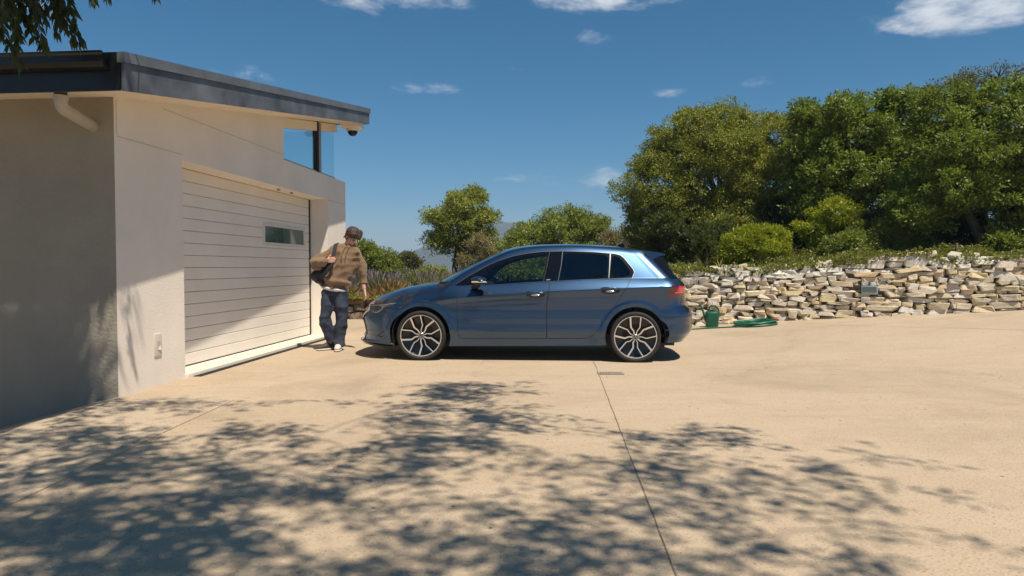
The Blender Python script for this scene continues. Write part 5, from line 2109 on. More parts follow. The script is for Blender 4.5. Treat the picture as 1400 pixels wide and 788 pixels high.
plant('shade_shrub', 'dark tall shrub filling the gap between the trunks of the two dark trees', 'shrub',
      [lobe(1215, 315, 44, 40, 16.5), lobe(1180, 330, 34, 34, 16.2), lobe(1255, 330, 36, 34, 16.2)], 320, 36, 0.09, 0.075, 0.4, 'leaf_shaded', 118, part='foliage', ground=1.2)
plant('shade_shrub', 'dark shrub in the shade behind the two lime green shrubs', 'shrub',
      [lobe(1085, 330, 34, 38, 15), lobe(1120, 330, 40, 36, 15.2), lobe(1070, 300, 30, 30, 15.6)], 380, 36, 0.09, 0.075, 0.4, 'leaf_shaded', 117, part='foliage', ground=1.0)

# --- planting behind the car
plant('dome_tree', 'broad dome shaped olive-green tree behind the roof of the car', 'tree',
      [lobe(765, 335, 60, 48, 22), lobe(720, 345, 44, 36, 22), lobe(808, 335, 32, 40, 22), lobe(785, 312, 36, 28, 22), lobe(690, 352, 30, 28, 21.6), lobe(750, 370, 80, 40, 21.5)],
      1700, 36, 0.10, 0.075, 0.42, 'leaf_mid', 121, trunk=[(at(765, 400, 22).x, 22, 0.2), tuple(at(765, 370, 22)), 0.12], n_twigs=60)
plant('young_tree', 'light green young tree with slim trunk behind the bonnet of the car', 'tree',
      [lobe(640, 285, 34, 24, 19), lobe(604, 302, 26, 20, 19), lobe(625, 310, 36, 26, 19), lobe(662, 305, 20, 20, 19), lobe(596, 335, 18, 20, 19), lobe(636, 340, 20, 18, 19), lobe(652, 268, 16, 12, 19), lobe(668, 325, 16, 14, 19)],
      800, 34, 0.085, 0.066, 0.38, 'leaf_light', 122, trunk=[(at(623, 392, 19).x, 19, 0.45), tuple(at(622, 365, 19)), tuple(at(626, 335, 19)), 0.10], n_twigs=130, rough=0.3, inner=0.12)
plant('dry_shrub', 'thin pale straw coloured shrub right of the young tree trunk', 'shrub',
      [lobe(655, 345, 20, 28, 18.4), lobe(672, 360, 18, 20, 18.4), lobe(645, 365, 20, 18, 18.2)], 260, 30, 0.09, 0.055, 0.36, 'leaf_dry', 123, part='foliage', ground=0.45, inner=0.1)
plant('dry_shrub', 'pale dry shrub behind the rear roof of the car', 'shrub',
      [lobe(850, 330, 30, 24, 20), lobe(872, 335, 26, 28, 19.5), lobe(835, 345, 30, 22, 20), lobe(892, 345, 22, 26, 18.5)], 330, 34, 0.10, 0.06, 0.36, 'leaf_dry', 124, part='foliage', ground=0.45, inner=0.15)
plant('green_shrub', 'bright green rounded bush right beside the person', 'shrub',
      [lobe(508, 362, 34, 30, 18.3), lobe(478, 365, 34, 36, 18.6), lobe(530, 372, 20, 18, 18), lobe(500, 345, 18, 14, 18.3)], 620, 42, 0.085, 0.07, 0.34, 'leaf_mid', 125, part='foliage', up=0.7, ground=0.45)
plant('small_bush', 'small grey-green bush against the far hill', 'shrub',
      [lobe(556, 360, 13, 16, 24), lobe(566, 364, 8, 10, 24), lobe(548, 362, 7, 10, 24)], 240, 34, 0.10, 0.08, 0.4, 'leaf_olive', 126, part='foliage', ground=0.2)
plant('yellow_shrub', 'yellow-green shrub in front of the young tree above the lavender', 'shrub',
      [lobe(590, 378, 24, 14, 17.4), lobe(566, 384, 16, 10, 17.4), lobe(612, 384, 18, 10, 17.4)], 300, 34, 0.07, 0.06, 0.32, 'leaf_light', 127, part='foliage', ground=0.45)
plant('back_hedge', 'green hedge seen through the car windows', 'hedge',
      [lobe(700, 385, 60, 30, 19), lobe(790, 385, 70, 34, 19), lobe(880, 385, 50, 36, 18), lobe(640, 395, 40, 22, 18.6)], 650, 38, 0.12, 0.09, 0.42, 'leaf_mid', 128, part='foliage', ground=0.45)


# --- lavender and low flowers: nobody could count the stems
def spikes(name, n, xr, yr, hgt, mat, seed, label, width=0.010, tipfrac=0.5, zfun=bed_z, lean=0.35, clump=0.35):
    rng = np.random.default_rng(seed)
    k = max(8, n // 60)
    cx = rng.uniform(*xr, k)
    cy = rng.uniform(*yr, k)
    i = rng.integers(0, k, n)
    X = cx[i] + rng.normal(0, clump, n)
    Y = cy[i] + rng.normal(0, clump * 0.6, n)
    Z = zfun(X, Y)
    h = hgt * rng.uniform(0.55, 1.15, n) * (0.8 + 0.4 * np.sin(X * 5.1 + Y * 3))
    D = nrm(np.stack([rng.normal(0, lean, n), rng.normal(0, lean, n), np.ones(n)], -1))
    P = np.stack([X, Y, Z], -1) + D * (h * (1 - tipfrac))[:, None]
    N = nrm(np.stack([rng.normal(0, 0.5, n), -np.ones(n), rng.normal(0, 0.5, n)], -1))
    o = obj(name, leaf_mesh(name, P, D, N, h * tipfrac, width * rng.uniform(0.7, 1.3, n), mat))
    return tag(o, label, 'plants', kind='stuff')


spikes('lavender_flowers', 5200, (-5.6, -1.2), (15.8, 17.6), 0.54, 'flower_purple', 201, 'purple lavender flower spikes behind the low stone wall', 0.022, 0.30)
spikes('lavender_leaves', 13000, (-5.6, -1.0), (15.6, 17.6), 0.46, 'leaf_mid', 202, 'grey-green lavender stems and leaves in the flower bed', 0.022, 0.85)
spikes('orange_flowers', 8000, (-5.4, -1.2), (15.5, 16.2), 0.38, 'flower_orange', 203, 'low rust orange flowers along the low stone wall', 0.035, 0.4, lean=0.6)
spikes('low_flower_leaves', 6000, (-5.4, -1.0), (15.45, 16.1), 0.28, 'leaf_light', 204, 'low green leaves among the orange flowers', 0.035, 0.7, lean=0.6)


# --- ground cover on the bank behind the stone wall
def cover():
    rng = np.random.default_rng(77)
    n = 40000
    X = rng.uniform(2.6, 10.5, n)
    d = rng.uniform(0.06, 1.0, n) ** 1.3 * 2.4 + 0.06
    Y = wall_y(X) + d
    mound = 0.10 + 0.10 * np.sin(X * 3.3 + 1) * np.sin(Y * 2.7) + 0.07 * np.sin(X * 9) * np.sin(Y * 8 + X)
    Z = bank_z(X, Y) + (np.clip(mound, 0.0, 1) + 0.05) * rng.uniform(0.2, 1.1, n) + 0.10 * smoothstep(0.5, 0.1, d) * np.clip(np.sin(X * 4.1) + 0.3, 0, 1)
    D = nrm(np.stack([rng.normal(0, 0.7, n), rng.normal(-0.2, 0.7, n), rng.uniform(0.1, 1, n)], -1))
    N = nrm(np.stack([rng.normal(0, 0.5, n), rng.normal(0, 0.5, n), np.ones(n)], -1))
    L = rng.uniform(0.035, 0.085, n)
    o = obj('ground_cover', leaf_mesh('ground_cover', np.stack([X, Y, Z], -1), D, N, L, L * 0.45, 'leaf_cover'))
    tag(o, 'creeping green ground cover spilling behind the stone wall', 'plants', kind='stuff')
    n = 55
    X = rng.uniform(4.0, 7.0, n)
    Y = wall_y(X) + rng.uniform(0.1, 0.7, n)
    Z = bank_z(X, Y) + rng.uniform(0.08, 0.24, n)
    D = nrm(rng.normal(0, 1, (n, 3)))
    N = nrm(np.stack([rng.normal(0, 0.6, n), -np.ones(n), np.ones(n) * 0.6], -1))
    o = obj('white_flowers', leaf_mesh('white_flowers', np.stack([X, Y, Z], -1), D, N, 0.022, 0.02, 'flower_white'))
    tag(o, 'tiny white flowers dotted through the ground cover', 'plants', kind='stuff')


cover()


# --- strappy plants at the wall end
def tuft(px, py, Y, n, L, mat, seed, label):
    rng = np.random.default_rng(seed)
    c = at(px, py, Y)
    root = empty('strappy_plant', c, 0, label, 'plant')
    for k in range(n):
        a = rng.uniform(0, 2 * PI)
        tilt = rng.uniform(0.25, 1.1)
        l = L * rng.uniform(0.7, 1.15)
        w_ = 0.018 * rng.uniform(0.8, 1.3)
        v, f = [], []
        for i, t_ in enumerate(np.linspace(0, 1, 6)):
            r_ = l * t_ * math.sin(tilt) * (0.6 + 0.5 * t_)
            z_ = l * t_ * math.cos(tilt) * (1.15 - 0.75 * t_ * tilt)
            ww = w_ * (1 - t_) ** 0.6 + 0.001
            for s in (-1, 1):
                v.append((r_ * math.cos(a) - s * ww * math.sin(a), r_ * math.sin(a) + s * ww * math.cos(a), z_ + 0.006 * abs(s) * (1 - t_)))
            if i:
                b_ = 2 * i
                f.append((b_ - 2, b_, b_ + 1, b_ - 1))
        obj('leaf', mesh_from('leaf', v, f, mat, True), root)
    return root


tuft(963, 374, 12.95, 26, 0.42, 'leaf_olive', 301, 'grey-green strappy plant on the wall behind the watering can')
tuft(985, 372, 13.0, 18, 0.30, 'leaf_light', 302, 'small yellow-green strappy plant left of the round shrub')
tuft(946, 378, 13.3, 16, 0.34, 'leaf_mid', 303, 'strappy plant nearest the rear of the car')


# --- stone walls
def stone_variants(n, seed):
    out_ = []
    for k in range(n):
        rng = np.random.default_rng(seed + k)
        bm = bmesh.new()
        bmesh.ops.create_cube(bm, size=1.0)
        for v in bm.verts:
            v.co += Vector((rng.uniform(-0.24, 0.05) * np.sign(v.co.x), rng.uniform(-0.10, 0.10), rng.uniform(-0.30, 0.06) * np.sign(v.co.z)))
        bmesh.ops.bevel(bm, geom=bm.edges[:], offset=0.07, segments=1, profile=0.5, affect='EDGES', offset_type='OFFSET')
        for v in bm.verts:
            v.co += Vector(rng.normal(0, 0.022, 3))
        me = bpy.data.meshes.new('stone')
        bm.to_mesh(me)
        bm.free()
        out_.append(me)
    return out_


def path_at(path, s):
    P = [Vector((a, b_, 0)) for a, b_ in path]
    for a, c in zip(P[:-1], P[1:]):
        L = (c - a).length
        if s <= L:
            return a.lerp(c, s / L), (c - a).normalized()
        s -= L
    return P[-1], (P[-1] - P[-2]).normalized()


def path_len(path):
    return sum((Vector(b_) - Vector(a)).length for a, b_ in zip(path[:-1], path[1:]))


def dry_wall(root, path, s0, s1, base_fn, top_fn, hmin, hmax, wmin, wmax, mat, seed, batter=0.16, skip=None, depth=0.24, limit=300):
    rng = np.random.default_rng(seed)
    variants = stone_variants(14, seed * 31)
    for m in variants:
        m.materials.append(MATS[mat])
    count = 0
    # course lines wander, so each column keeps its own running height
    ds = 0.05
    ns = int((s1 - s0) / ds) + 1
    sgrid = s0 + np.arange(ns) * ds
    hgt = np.array([base_fn(s) for s in sgrid]) - 0.02
    topv = np.array([top_fn(s) for s in sgrid])
    rest = MB()
    guard = 0
    while guard < 1500:
        guard += 1
        rem = topv - hgt
        if rem.max() < 0.03:
            break
        i = int(np.argmin(np.where(rem > 0.03, hgt - np.array([base_fn(s) for s in sgrid]), 99)))
        # widest run at about this height
        w_ = rng.uniform(wmin, wmax) * (0.7 if rng.random() < 0.25 else 1)
        k = max(2, int(w_ / ds))
        j = i
        while j < ns and j - i < k and abs(hgt[j] - hgt[i]) < 0.028 and rem[j] > 0.0:
            j += 1
        i0 = i
        while i0 > 0 and j - i0 < k and abs(hgt[i0 - 1] - hgt[i]) < 0.022:
            i0 -= 1
        wid = (j - i0) * ds
        zlow = hgt[i0:j].mean()
        h_ = rng.uniform(hmin, hmax) * (1.25 if rng.random() < 0.12 else 1)
        if wid < 0.11:
            h_ = min(h_, rng.uniform(0.04, 0.075))
        if top_fn(sgrid[i0]) - zlow < h_ * 1.5:
            h_ = max(0.05, (topv[i0:j].mean() - zlow) * rng.uniform(0.8, 1.25))
        hgt[i0:j] = zlow + h_
        sm = sgrid[i0] + wid / 2 - ds / 2
        zc_ = zlow + h_ / 2
        if skip and skip(sm, zc_, wid, h_):
            continue
        p, d = path_at(path, sm)
        nrm_ = Vector((d.y, -d.x, 0))
        bz = base_fn(sm)
        back = (zc_ - bz) * batter
        c = p - nrm_ * back + nrm_ * rng.uniform(-0.04, 0.035) - nrm_ * depth * 0.5
        vm_ = variants[rng.integers(0, len(variants))]
        if count >= limit:
            Mx = Matrix.Translation(Vector((c.x, c.y, zc_)) - root.location) @ Matrix.Rotation(math.atan2(d.y, d.x) + rng.normal(0, 0.12), 4, 'Z') @ Matrix.Diagonal((wid + 0.03, depth, h_ + 0.022, 1))
            rest.add([tuple(Mx @ v_.co) for v_ in vm_.vertices], [tuple(f_.vertices) for f_ in vm_.polygons])
            count += 1
            continue
        o = obj('stone', vm_, root)
        flip = 1 if rng.random() < 0.5 else -1
        o.rotation_euler = (rng.normal(-0.08, 0.12), rng.normal(0, 0.06), math.atan2(d.y, d.x) + rng.normal(0, 0.12))
        o.scale = ((wid + 0.03) * flip, depth * rng.uniform(0.85, 1.15), h_ + 0.028)
        o.location = Vector((c.x, c.y, zc_)) - root.location
        count += 1
    return rest


def core(root, path, s0, s1, base_fn, top_fn, name, mat, setback, batter=0.16):
    m = MB()
    ss_ = np.linspace(s0, s1, int((s1 - s0) / 0.2) + 2)
    v = []
    for s in ss_:
        p, d = path_at(path, s)
        n_ = Vector((d.y, -d.x, 0))
        h_ = top_fn(s) - base_fn(s)
        for a, z in ((setback, base_fn(s) - 0.25), (setback + batter * h_, top_fn(s) - 0.07), (setback + batter * h_ + 0.5, top_fn(s) - 0.07)):
            q = p - n_ * a
            v.append(Vector((q.x, q.y, z)) - root.location)
    f = []
    for i in range(len(ss_) - 1):
        for k in range(2):
            f.append((3 * i + k, 3 * i + 3 + k, 3 * i + 4 + k, 3 * i + 1 + k))
    m.add(v, f)
    return m.build(name, mat, root)


def rbase(s):
    p, _ = path_at(WALL_PATH, s)
    return float(gz(p.x, p.y))


def rtop(s):
    p, _ = path_at(WALL_PATH, s)
    return float(np.interp(p.x, [1.2, 2.4, 3.3, 3.9, 4.6, 5.4, 6.0, 6.6, 7.0, 7.6, 8.2, 9, 14], [0.90, 1.0, 1.04, 1.12, 1.12, 1.17, 1.22, 1.32, 1.37, 1.31, 1.27, 1.30, 1.4])) + 0.03 * math.sin(s * 3.7) * math.sin(s * 1.3)


LIGHT_X = 6.03
sL = [s for s in np.arange(0, 12, 0.01) if path_at(WALL_PATH, s)[0].x >= LIGHT_X][0]
pL, dL = path_at(WALL_PATH, sL)
zL = 0.765
wall_r = empty('stone_wall', (5.0, 12.2, 0.2), 0, 'pale dry stone retaining wall holding the planted bank at right', 'wall')
core(wall_r, WALL_PATH, 0, 12, rbase, rtop, 'wall_core', 'stone_core', 0.13)
sA = [s for s in np.arange(0, 12, 0.01) if path_at(WALL_PATH, s)[0].x >= 2.9][0]
sB = [s for s in np.arange(0, 12, 0.01) if path_at(WALL_PATH, s)[0].x >= 8.5][0]
nst = dry_wall(wall_r, WALL_PATH, sA, sB, rbase, rtop, 0.040, 0.095, 0.15, 0.52, 'stone', 5,
               skip=lambda s, z, w_, h_: abs(s - sL) < 0.10 + w_ * 0.42 and abs(z - zL) < 0.05 + h_ * 0.4, limit=300)
# small filler stones wedged between the big ones, too many and too small to pick apart
rng = np.random.default_rng(9)
fm = nst
for k in range(500):
    s = rng.uniform(sA, sB)
    b_, t_ = rbase(s), rtop(s)
    z = rng.uniform(b_, t_ - 0.05)
    p, d = path_at(WALL_PATH, s)
    n_ = Vector((d.y, -d.x, 0))
    c = p - n_ * ((z - b_) * 0.16 + 0.10 + rng.uniform(-0.02, 0.02))
    sx, sz = rng.uniform(0.03, 0.085), rng.uniform(0.018, 0.04)
    pts_ = [Vector((c.x, c.y, z)) + d * (sx * a) + n_ * (0.05 * b2) + Vector((0, 0, sz * c2)) for a, b2, c2 in ((-.5, 0, -.4), (.45, .1, -.5), (.5, 0, .4), (-.4, .15, .5), (-.5, -1, -.4), (.5, -1, -.5), (.5, -1, .5), (-.5, -1, .5))]
    fm.add([q - wall_r.location for q in pts_], [(0, 1, 2, 3), (4, 7, 6, 5), (0, 4, 5, 1), (1, 5, 6, 2), (2, 6, 7, 3), (3, 7, 4, 0)])
fo_ = fm.build('filler_stones', 'stone', wall_r)
fo_['kind'] = 'stuff'
# boundary of loose cap stones
for k in range(26):
    s = rng.uniform(sA, sB)
    p, d = path_at(WALL_PATH, s)
    n_ = Vector((d.y, -d.x, 0))
    c = p - n_ * rng.uniform(0.2, 0.42)
    me = stone_variants(1, 900 + k)[0]
    me.materials.append(MATS['stone'])
    o = obj('stone', me, wall_r)
    w_ = rng.uniform(0.1, 0.22)
    o.scale = (w_, w_ * 0.8, w_ * rng.uniform(0.4, 0.7))
    o.rotation_euler = (rng.normal(0, 0.2), rng.normal(0, 0.2), rng.uniform(0, 3))
    o.location = Vector((c.x, c.y, rtop(s) + 0.02)) - wall_r.location
# square wall light let into the stonework
nL = Vector((dL.y, -dL.x, 0))
wlt = empty('wall_light', Vector((pL.x, pL.y, zL)) - nL * 0.09, math.atan2(dL.y, dL.x), 'pale grey-blue wall light set into the dry stone wall', 'light')
m = MB()
m.box((-0.125, -0.07, -0.075), (0.125, 0.06, 0.075))
bevel(m.build('housing', 'lamp_plate', wlt), 0.008, 2)
m = MB()
m.box((-0.105, -0.078, -0.035), (0.105, -0.0705, 0.055))
m.build('diffuser', 'pane_grey', wlt)

LOW_PATH = [(-9.0, 15.5), (-4.5, 15.45), (-1.0, 15.3), (1.6, 15.2)]
wall_l = empty('stone_wall', (-3, 15.4, 0), 0, 'low brown fieldstone wall under the lavender behind the person', 'wall')
lb = lambda s: 0.0
lt = lambda s: 0.50 + 0.03 * math.sin(s * 2.1)
core(wall_l, LOW_PATH, 0, 10.6, lb, lt, 'wall_core', 'stone_core', 0.13, 0.05)
dry_wall(wall_l, LOW_PATH, 3.4, 8.2, lb, lt, 0.11, 0.19, 0.2, 0.42, 'stone_brown', 6, batter=0.05, limit=110)

# --- watering can
wcx, wcy = 3.53, 12.28
can = empty('watering_can', (wcx, wcy, float(gz(wcx, wcy))), -0.15, 'dark green plastic watering can standing by the stone wall', 'watering can')
m = MB()
hull(m, [Vector((x * 0.105, y * 0.085, 0.0)) for x, y in ((-1, -0.6), (-0.7, -1), (0.7, -1), (1, -0.6), (1, 0.6), (0.7, 1), (-0.7, 1), (-1, 0.6))] +
     [Vector((x * 0.115, y * 0.092, 0.25)) for x, y in ((-1, -0.6), (-0.7, -1), (0.7, -1), (1, -0.6), (1, 0.6), (0.7, 1), (-0.7, 1), (-1, 0.6))] +
     [Vector((x * 0.075, y * 0.065, 0.285)) for x, y in ((-1, -0.6), (1, -0.6), (1, 0.6), (-1, 0.6))])
bevel(m.build('body', 'can_green', can), 0.006, 2)
m = MB()
m.tube([(-0.10, 0, 0.10), (-0.135, 0, 0.20), (-0.165, 0, 0.31), (-0.20, 0, 0.37)], [0.026, 0.020, 0.016, 0.014], 10)
m.tube([(-0.195, 0, 0.362), (-0.225, 0, 0.385)], [0.016, 0.034], 12)
auto_smooth(m.build('spout', 'can_green', can), 50)
m = MB()
m.tube([(-0.05, 0, 0.275), (-0.045, 0, 0.345), (-0.01, 0, 0.375), (0.05, 0, 0.372), (0.10, 0, 0.33), (0.118, 0, 0.25), (0.112, 0, 0.16)], 0.014, 10)
auto_smooth(m.build('handle', 'can_green', can), 50)
m = MB()
m.lathe([(0.028, 0.283), (0.036, 0.30), (0.042, 0.30)], 16, 'z')
m.build('filler_rim', 'can_green', can)

# --- garden hose
hx, hy = 4.18, 11.93
hz = float(gz(hx, hy))
hose = empty('garden_hose', (hx, hy, hz), 0, 'coiled dark green garden hose on the concrete in front of the stone wall', 'hose')
rng = np.random.default_rng(4)
m = MB()
pts_ = []
turns = 9
for i in range(turns * 40 + 1):
    a = i / 40 * 2 * PI
    k = a / (2 * PI)
    r_ = 0.27 + 0.045 * math.sin(k * 2.3) + 0.03 * math.sin(k * 5.1 + 1)
    ox, oy = 0.03 * math.sin(k * 1.7), 0.03 * math.cos(k * 2.1)
    x, y = ox + r_ * 1.12 * math.cos(a + PI), oy + r_ * math.sin(a + PI)
    zz = float(gz(hx + x, hy + y)) - hz + 0.014 + 0.0085 * min(k, 6) + 0.004 * math.sin(a * 3 + k)
    pts_.append((x, y, zz))
m.tube(pts_, 0.0105, 7)
auto_smooth(m.build('coil', 'hose_green', hose), 60)
m = MB()
pts_ = []
for t_ in np.linspace(0, 1, 40):
    x = -0.30 - t_ * 2.3
    y = -0.10 + 0.10 * math.sin(t_ * 5) + 0.35 * t_
    pts_.append((x, y, float(gz(hx + x, hy + y)) - hz + 0.013))
m.tube(pts_, 0.011, 7)
auto_smooth(m.build('tail_length', 'hose_green', hose), 60)
m = MB()
m.tube([(0.27, -0.03, 0.085), (0.325, -0.06, 0.10)], [0.013, 0.02], 10)
m.tube([(0.325, -0.06, 0.10), (0.365, -0.08, 0.105)], [0.022, 0.017], 10)
auto_smooth(m.build('nozzle', 'hose_red', hose), 40)

# --- thin post on the bank
pz = at(1308, 352, 12.0)
po_ = empty('garden_post', (pz.x, 12.0, 1.22), 0, 'thin weathered post standing behind the wall near the leaning trunk', 'post')
m = MB()
m.box((-0.018, -0.018, 0), (0.018, 0.018, 0.33))
bevel(m.build('stake', 'post_wood', po_), 0.003, 1)
m = MB()
m.lathe([(0.0, 0.352), (0.02, 0.345), (0.024, 0.33), (0.018, 0.328)], 10, 'z')
m.build('cap', 'post_wood', po_)
# ------------------------------------------------------------------ overhanging tree behind and above the viewpoint
TANE = math.tan(SUN_EL)


def gpt(px, py):
    d = at(px, py, 1.0) - Vector((0, 0, 1.16))
    return Vector((0, 0, 1.16)) + d * (1.16 / -d.z)


SHADE = [(-60, 600, 60, 14, .8), (40, 602, 60, 12, .8), (130, 592, 55, 10, .8), (215, 552, 50, 5, .6), (290, 552, 45, 5, .4), (40, 640, 60, 16, .9), (140, 640, 80, 18, .9), (245, 622, 55, 12, .9),
         (320, 592, 55, 8, .7), (430, 598, 60, 6, .6), (390, 650, 55, 12, .7), (300, 655, 80, 18, 1), (-80, 690, 80, 25, 1), (90, 690, 100, 22, 1), (240, 700, 100, 24, 1), (50, 745, 90, 26, 1), (190, 750, 110, 28, 1),
         (340, 740, 80, 22, .9), (400, 690, 70, 14, .8), (480, 618, 50, 10, .8), (560, 556, 55, 8, .7), (610, 538, 60, 8, .9), (650, 528, 45, 6, .8), (645, 570, 50, 10, 1), (600, 600, 60, 12, 1), (555, 630, 60, 12, .9),
         (665, 608, 35, 8, .9), (515, 655, 55, 10, .7), (560, 580, 45, 7, .7), (450, 768, 80, 18, .9), (560, 738, 75, 14, .8), (640, 742, 80, 14, .8), (700, 765, 90, 18, .9), (620, 690, 40, 7, .5), (470, 700, 40, 8, .4),
         (868, 598, 42, 7, .9), (962, 594, 42, 9, 1), (905, 622, 46, 8, .8), (830, 642, 40, 7, .8), (790, 646, 36, 6, .7), (935, 652, 55, 10, .9), (1015, 665, 50, 11, 1), (1110, 640, 42, 9, 1), (880, 688, 70, 12, .9),
         (780, 692, 70, 12, .9), (950, 722, 48, 11, 1), (850, 742, 70, 14, .9), (740, 722, 50, 12, .8), (1075, 655, 35, 5, .5), (1205, 628, 16, 4, .8), (1170, 722, 36, 6, .8), (1130, 765, 46, 7, .8), (1050, 752, 36, 5, .7),
         (760, 775, 60, 12, .8), (930, 775, 40, 8, .6), (200, 600, 40, 6, .6), (20, 572, 40, 6, .5), (360, 620, 40, 7, .5), (500, 570, 40, 5, .4),
         (60, 560, 60, 8, .5), (150, 800, 200, 30, 1), (450, 815, 160, 30, 1), (800, 815, 120, 20, .8), (-120, 640, 70, 25, 1), (-200, 720, 100, 30, 1)]
WALLSHADE = [(-3.80, 5.95, 0.85, 0.12, 0.12), (-3.78, 5.95, 0.5, 0.12, 0.12), (-3.76, 5.95, 0.15, 0.12, 0.12), (-4.12, 5.95, 0.65, 0.22, 0.26), (-4.15, 5.95, 0.2, 0.22, 0.26), (-4.4, 5.95, 0.5, 0.4, 0.35), (-4.2, 5.95, 0.9, 0.3, 0.2), (-4.9, 6.0, 0.3, 0.5, 0.4), (-5.5, 6.0, 0.2, 0.5, 0.4), (-4.5, 6.0, -0.1, 0.4, 0.35)]  # unseen leaf clumps added to keep sun off the left wall
TR = Vector((-5.3, 1.0, 0))
tree = empty('overhanging_tree', TR, 0, 'overhanging tree whose drooping leaves show at the top left corner', 'tree')
rng = np.random.default_rng(55)
hubs = []
LPs, LDs, LNs, LLs = [], [], [], []
br = MB()
off_dir = Vector((SUN_H[0], SUN_H[1], 0))
for item in [(None, q) for q in WALLSHADE] + [(s_, None) for s_ in SHADE]:
    if item[0] is None:
        x_, y_, z_, rX, rY = item[1]
        g0 = Vector((x_, y_, 0)) + Vector((SUN_H[0], SUN_H[1], 0)) * (-z_ / TANE)
        den, rx, ry, px, py = 3.6, 0, 0, 0, 0
    else:
        px, py, rx, ry, den = item[0]
        g0 = gpt(px, py)
        ga = gpt(px + rx, py)
        gb = gpt(px, py - ry)
        gc = gpt(px, py + ry)
        rX = (ga - g0).length
        rY = (gb - gc).length / 2
    hgt = rng.uniform(5.2, 6.6)
    c = g0 + off_dir * (hgt / TANE) + Vector((0, 0, hgt))
    hubs.append(c)
    n = int(max(40, den * 1900 * rX * max(rY, 0.12) * 3.1))
    k = max(3, n // 26)
    # drooping sprays inside the clump
    sp0 = np.array(c) + rng.normal(0, 1, (k, 3)) * np.array([rX * 0.50, rY * 0.50, 0.22])
    i = rng.integers(0, k, n)
    fall = rng.uniform(0, 1, n)
    drift = rng.normal(0, 0.09, (k, 3))
    P = sp0[i] + drift[i] * fall[:, None] * 3 + np.stack([rng.normal(0, 0.06, n), rng.normal(0, 0.06, n), -0.35 * fall], -1)
    LPs.append(P)
    LDs.append(nrm(np.stack([rng.normal(0, 0.8, n), rng.normal(0, 0.8, n), rng.normal(-0.55, 0.5, n)], -1)))
    LNs.append(nrm(rng.normal(0, 1, (n, 3)) + np.array([0, 0, 0.8])))
    LLs.append(rng.uniform(0.09, 0.15, n))
    for q in range(0, k, 2):
        a = Vector(c)
        b_ = Vector(sp0[q])
        br.tube([a - TR, a.lerp(b_, 0.5) + Vector((0, 0, 0.05)) - TR, b_ + Vector((0, 0, -0.15)) - TR], [0.008, 0.006, 0.003], 4, cap=False)
# sprays that hang into view at the top left
HANG = [(4, 30, 5.1), (20, 62, 5.0), (34, 20, 5.2), (50, 55, 5.1), (62, 30, 5.0), (75, 45, 5.15), (88, 35, 5.1), (30, 85, 4.7), (100, 52, 5.05), (112, 60, 5.1), (10, 10, 5.0), (45, 8, 5.1), (72, 8, 5.1), (128, 2, 5.2), (146, -4, 5.2), (212, -10, 5.2), (24, 45, 5.0), (60, 62, 5.05), (90, 8, 5.1), (-20, 40, 5.0), (14, 22, 5.1), (40, 36, 5.15), (55, 14, 5.0), (80, 22, 5.1)]
for px, py, Yh in HANG:
    tip = at(px, py, Yh)
    start = at(px - rng.uniform(5, 40), py - rng.uniform(70, 120), Yh + rng.uniform(-0.2, 0.2))
    n = 46
    t_ = rng.uniform(0.15, 1, n) ** 0.8
    bend = Vector((rng.normal(0, 0.05), rng.normal(0, 0.05), 0))
    P = np.array([tuple(start.lerp(tip, a) + bend * math.sin(a * PI)) for a in t_])
    ax = np.array((tip - start).normalized())
    sd = nrm(rng.normal(0, 1, (n, 3)))
    LPs.append(P)
    LDs.append(nrm(ax * 0.9 + sd * 0.65 + np.array([0, 0, -0.35])))
    LNs.append(nrm(rng.normal(0, 1, (n, 3)) + np.array([0, -0.6, 0.2])))
    LLs.append(rng.uniform(0.075, 0.125, n))
    br.tube([start - TR, start.lerp(tip, 0.5) + bend - TR, tip - TR], [0.005, 0.004, 0.002], 4, cap=False)
    hubs.append(start)
# unseen crown mass added behind and left of the viewpoint to cut sky fill
BIG = [((-7.4, -0.6, 7.4), (2.4, 2.4, 1.8)), ((-6.0, -2.8, 7.9), (2.4, 2.2, 1.8)), ((-4.2, -1.6, 8.6), (2.0, 2.0, 1.5)), ((-8.6, -3.2, 7.0), (2.2, 2.2, 1.9)), ((-3.2, -4.0, 8.0), (2.2, 2.0, 1.6)), ((-0.6, -4.6, 7.8), (2.2, 1.8, 1.4))]
_, _, bp, bd, bo = crown_points(rng, boughs(rng, BIG, 9, 0.42), 700, 30, 0.22)
LPs.append(bp)
LDs.append(nrm(bd * 0.3 + nrm(bo) * 0.7 + rng.normal(0, 0.5, bp.shape) + np.array([0, 0, -0.4])))
LNs.append(nrm(bd + rng.normal(0, 0.4, bp.shape) + np.array([0, 0, 0.5])))
LLs.append(rng.uniform(0.16, 0.26, len(bp)))
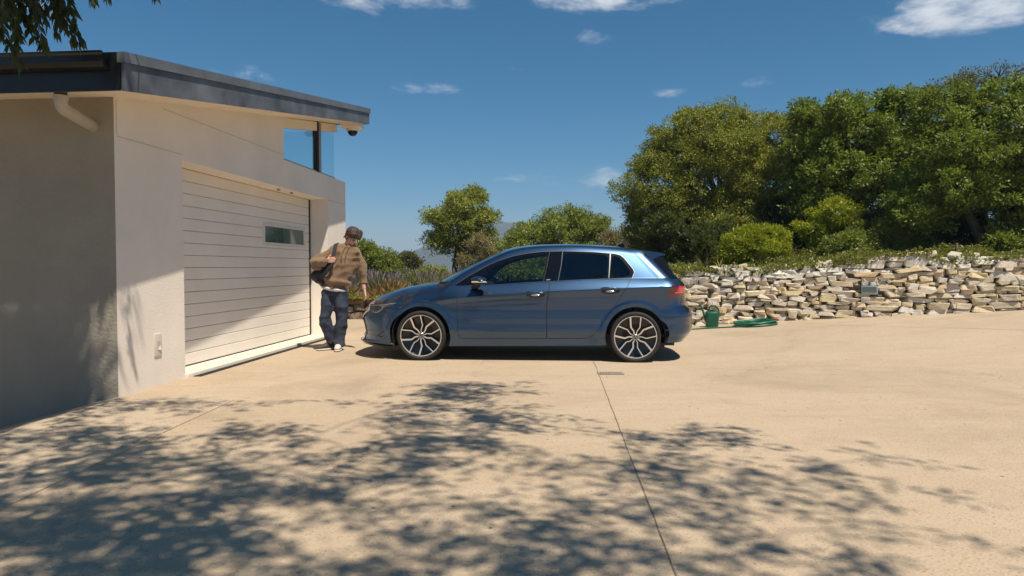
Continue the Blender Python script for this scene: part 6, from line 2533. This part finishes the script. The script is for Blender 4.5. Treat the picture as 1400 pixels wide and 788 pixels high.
for c_, r_ in BIG:
    a_ = TR + Vector((0.55, 0.1, 4.9))
    c_ = Vector(c_)
    br.tube([a_ - TR, a_.lerp(c_, 0.5) + Vector((0, 0, 0.3)) - TR, c_ - TR], [0.10, 0.07, 0.03], 8)
P = np.concatenate(LPs) - np.array(TR)
L = np.concatenate(LLs)
obj('crown', leaf_mesh('crown', P, np.concatenate(LDs), np.concatenate(LNs), L, L * 0.27, 'leaf_hang'), tree)
# limbs: every clump hangs off the nearest one that is already joined to the trunk
nodes = [(TR + Vector((0.55, 0.1, 4.9)), 0.10)]
todo = list(hubs)
while todo:
    best = None
    for h_ in todo:
        for nd, r_ in nodes:
            cost = (h_ - nd).length + 0.45 * (nd - nodes[0][0]).length
            if best is None or cost < best[0]:
                best = (cost, h_, nd, r_)
    _, h_, nd, r_ = best
    todo.remove(h_)
    r1 = max(0.007, r_ * 0.6)
    mid = nd.lerp(h_, 0.5) + Vector((rng.normal(0, 0.05), rng.normal(0, 0.05), 0.10)) * (h_ - nd).length
    br.tube([nd - TR, mid - TR, h_ - TR], [min(r_, 0.022), (min(r_, 0.022) + min(r1, 0.022)) / 2 * 0.9, min(r1, 0.02)], 6, cap=False)
    nodes.append((h_, r1))
br.tube([Vector((0, 0, -1.3)), Vector((0.05, 0.05, 1.5)), Vector((0.2, 0.0, 3.2)), Vector((0.55, 0.1, 4.9))], [0.24, 0.19, 0.16, 0.11], 14)
auto_smooth(br.build('trunk', 'bark', tree), 70)

# ------------------------------------------------------------------ air: thin summer haze out to the far hills
hm = bpy.data.materials.new('haze')
hm.use_nodes = True
ht = NT(hm.node_tree)
ho = ht.n('ShaderNodeOutputMaterial')
pv = ht.n('ShaderNodeVolumePrincipled')
pv.inputs['Color'].default_value = (0.62, 0.82, 1.0, 1)
pv.inputs['Density'].default_value = 0.00062
pv.inputs['Anisotropy'].default_value = 0.0
ht.link(pv.outputs[0], ho.inputs['Volume'])
MATS['haze'] = hm
hb_ = MB()
hb_.box((-4100, -3100, -19), (4100, 5100, 78))
hz_o = hb_.build('haze', 'haze')
tag(hz_o, kind='stuff')
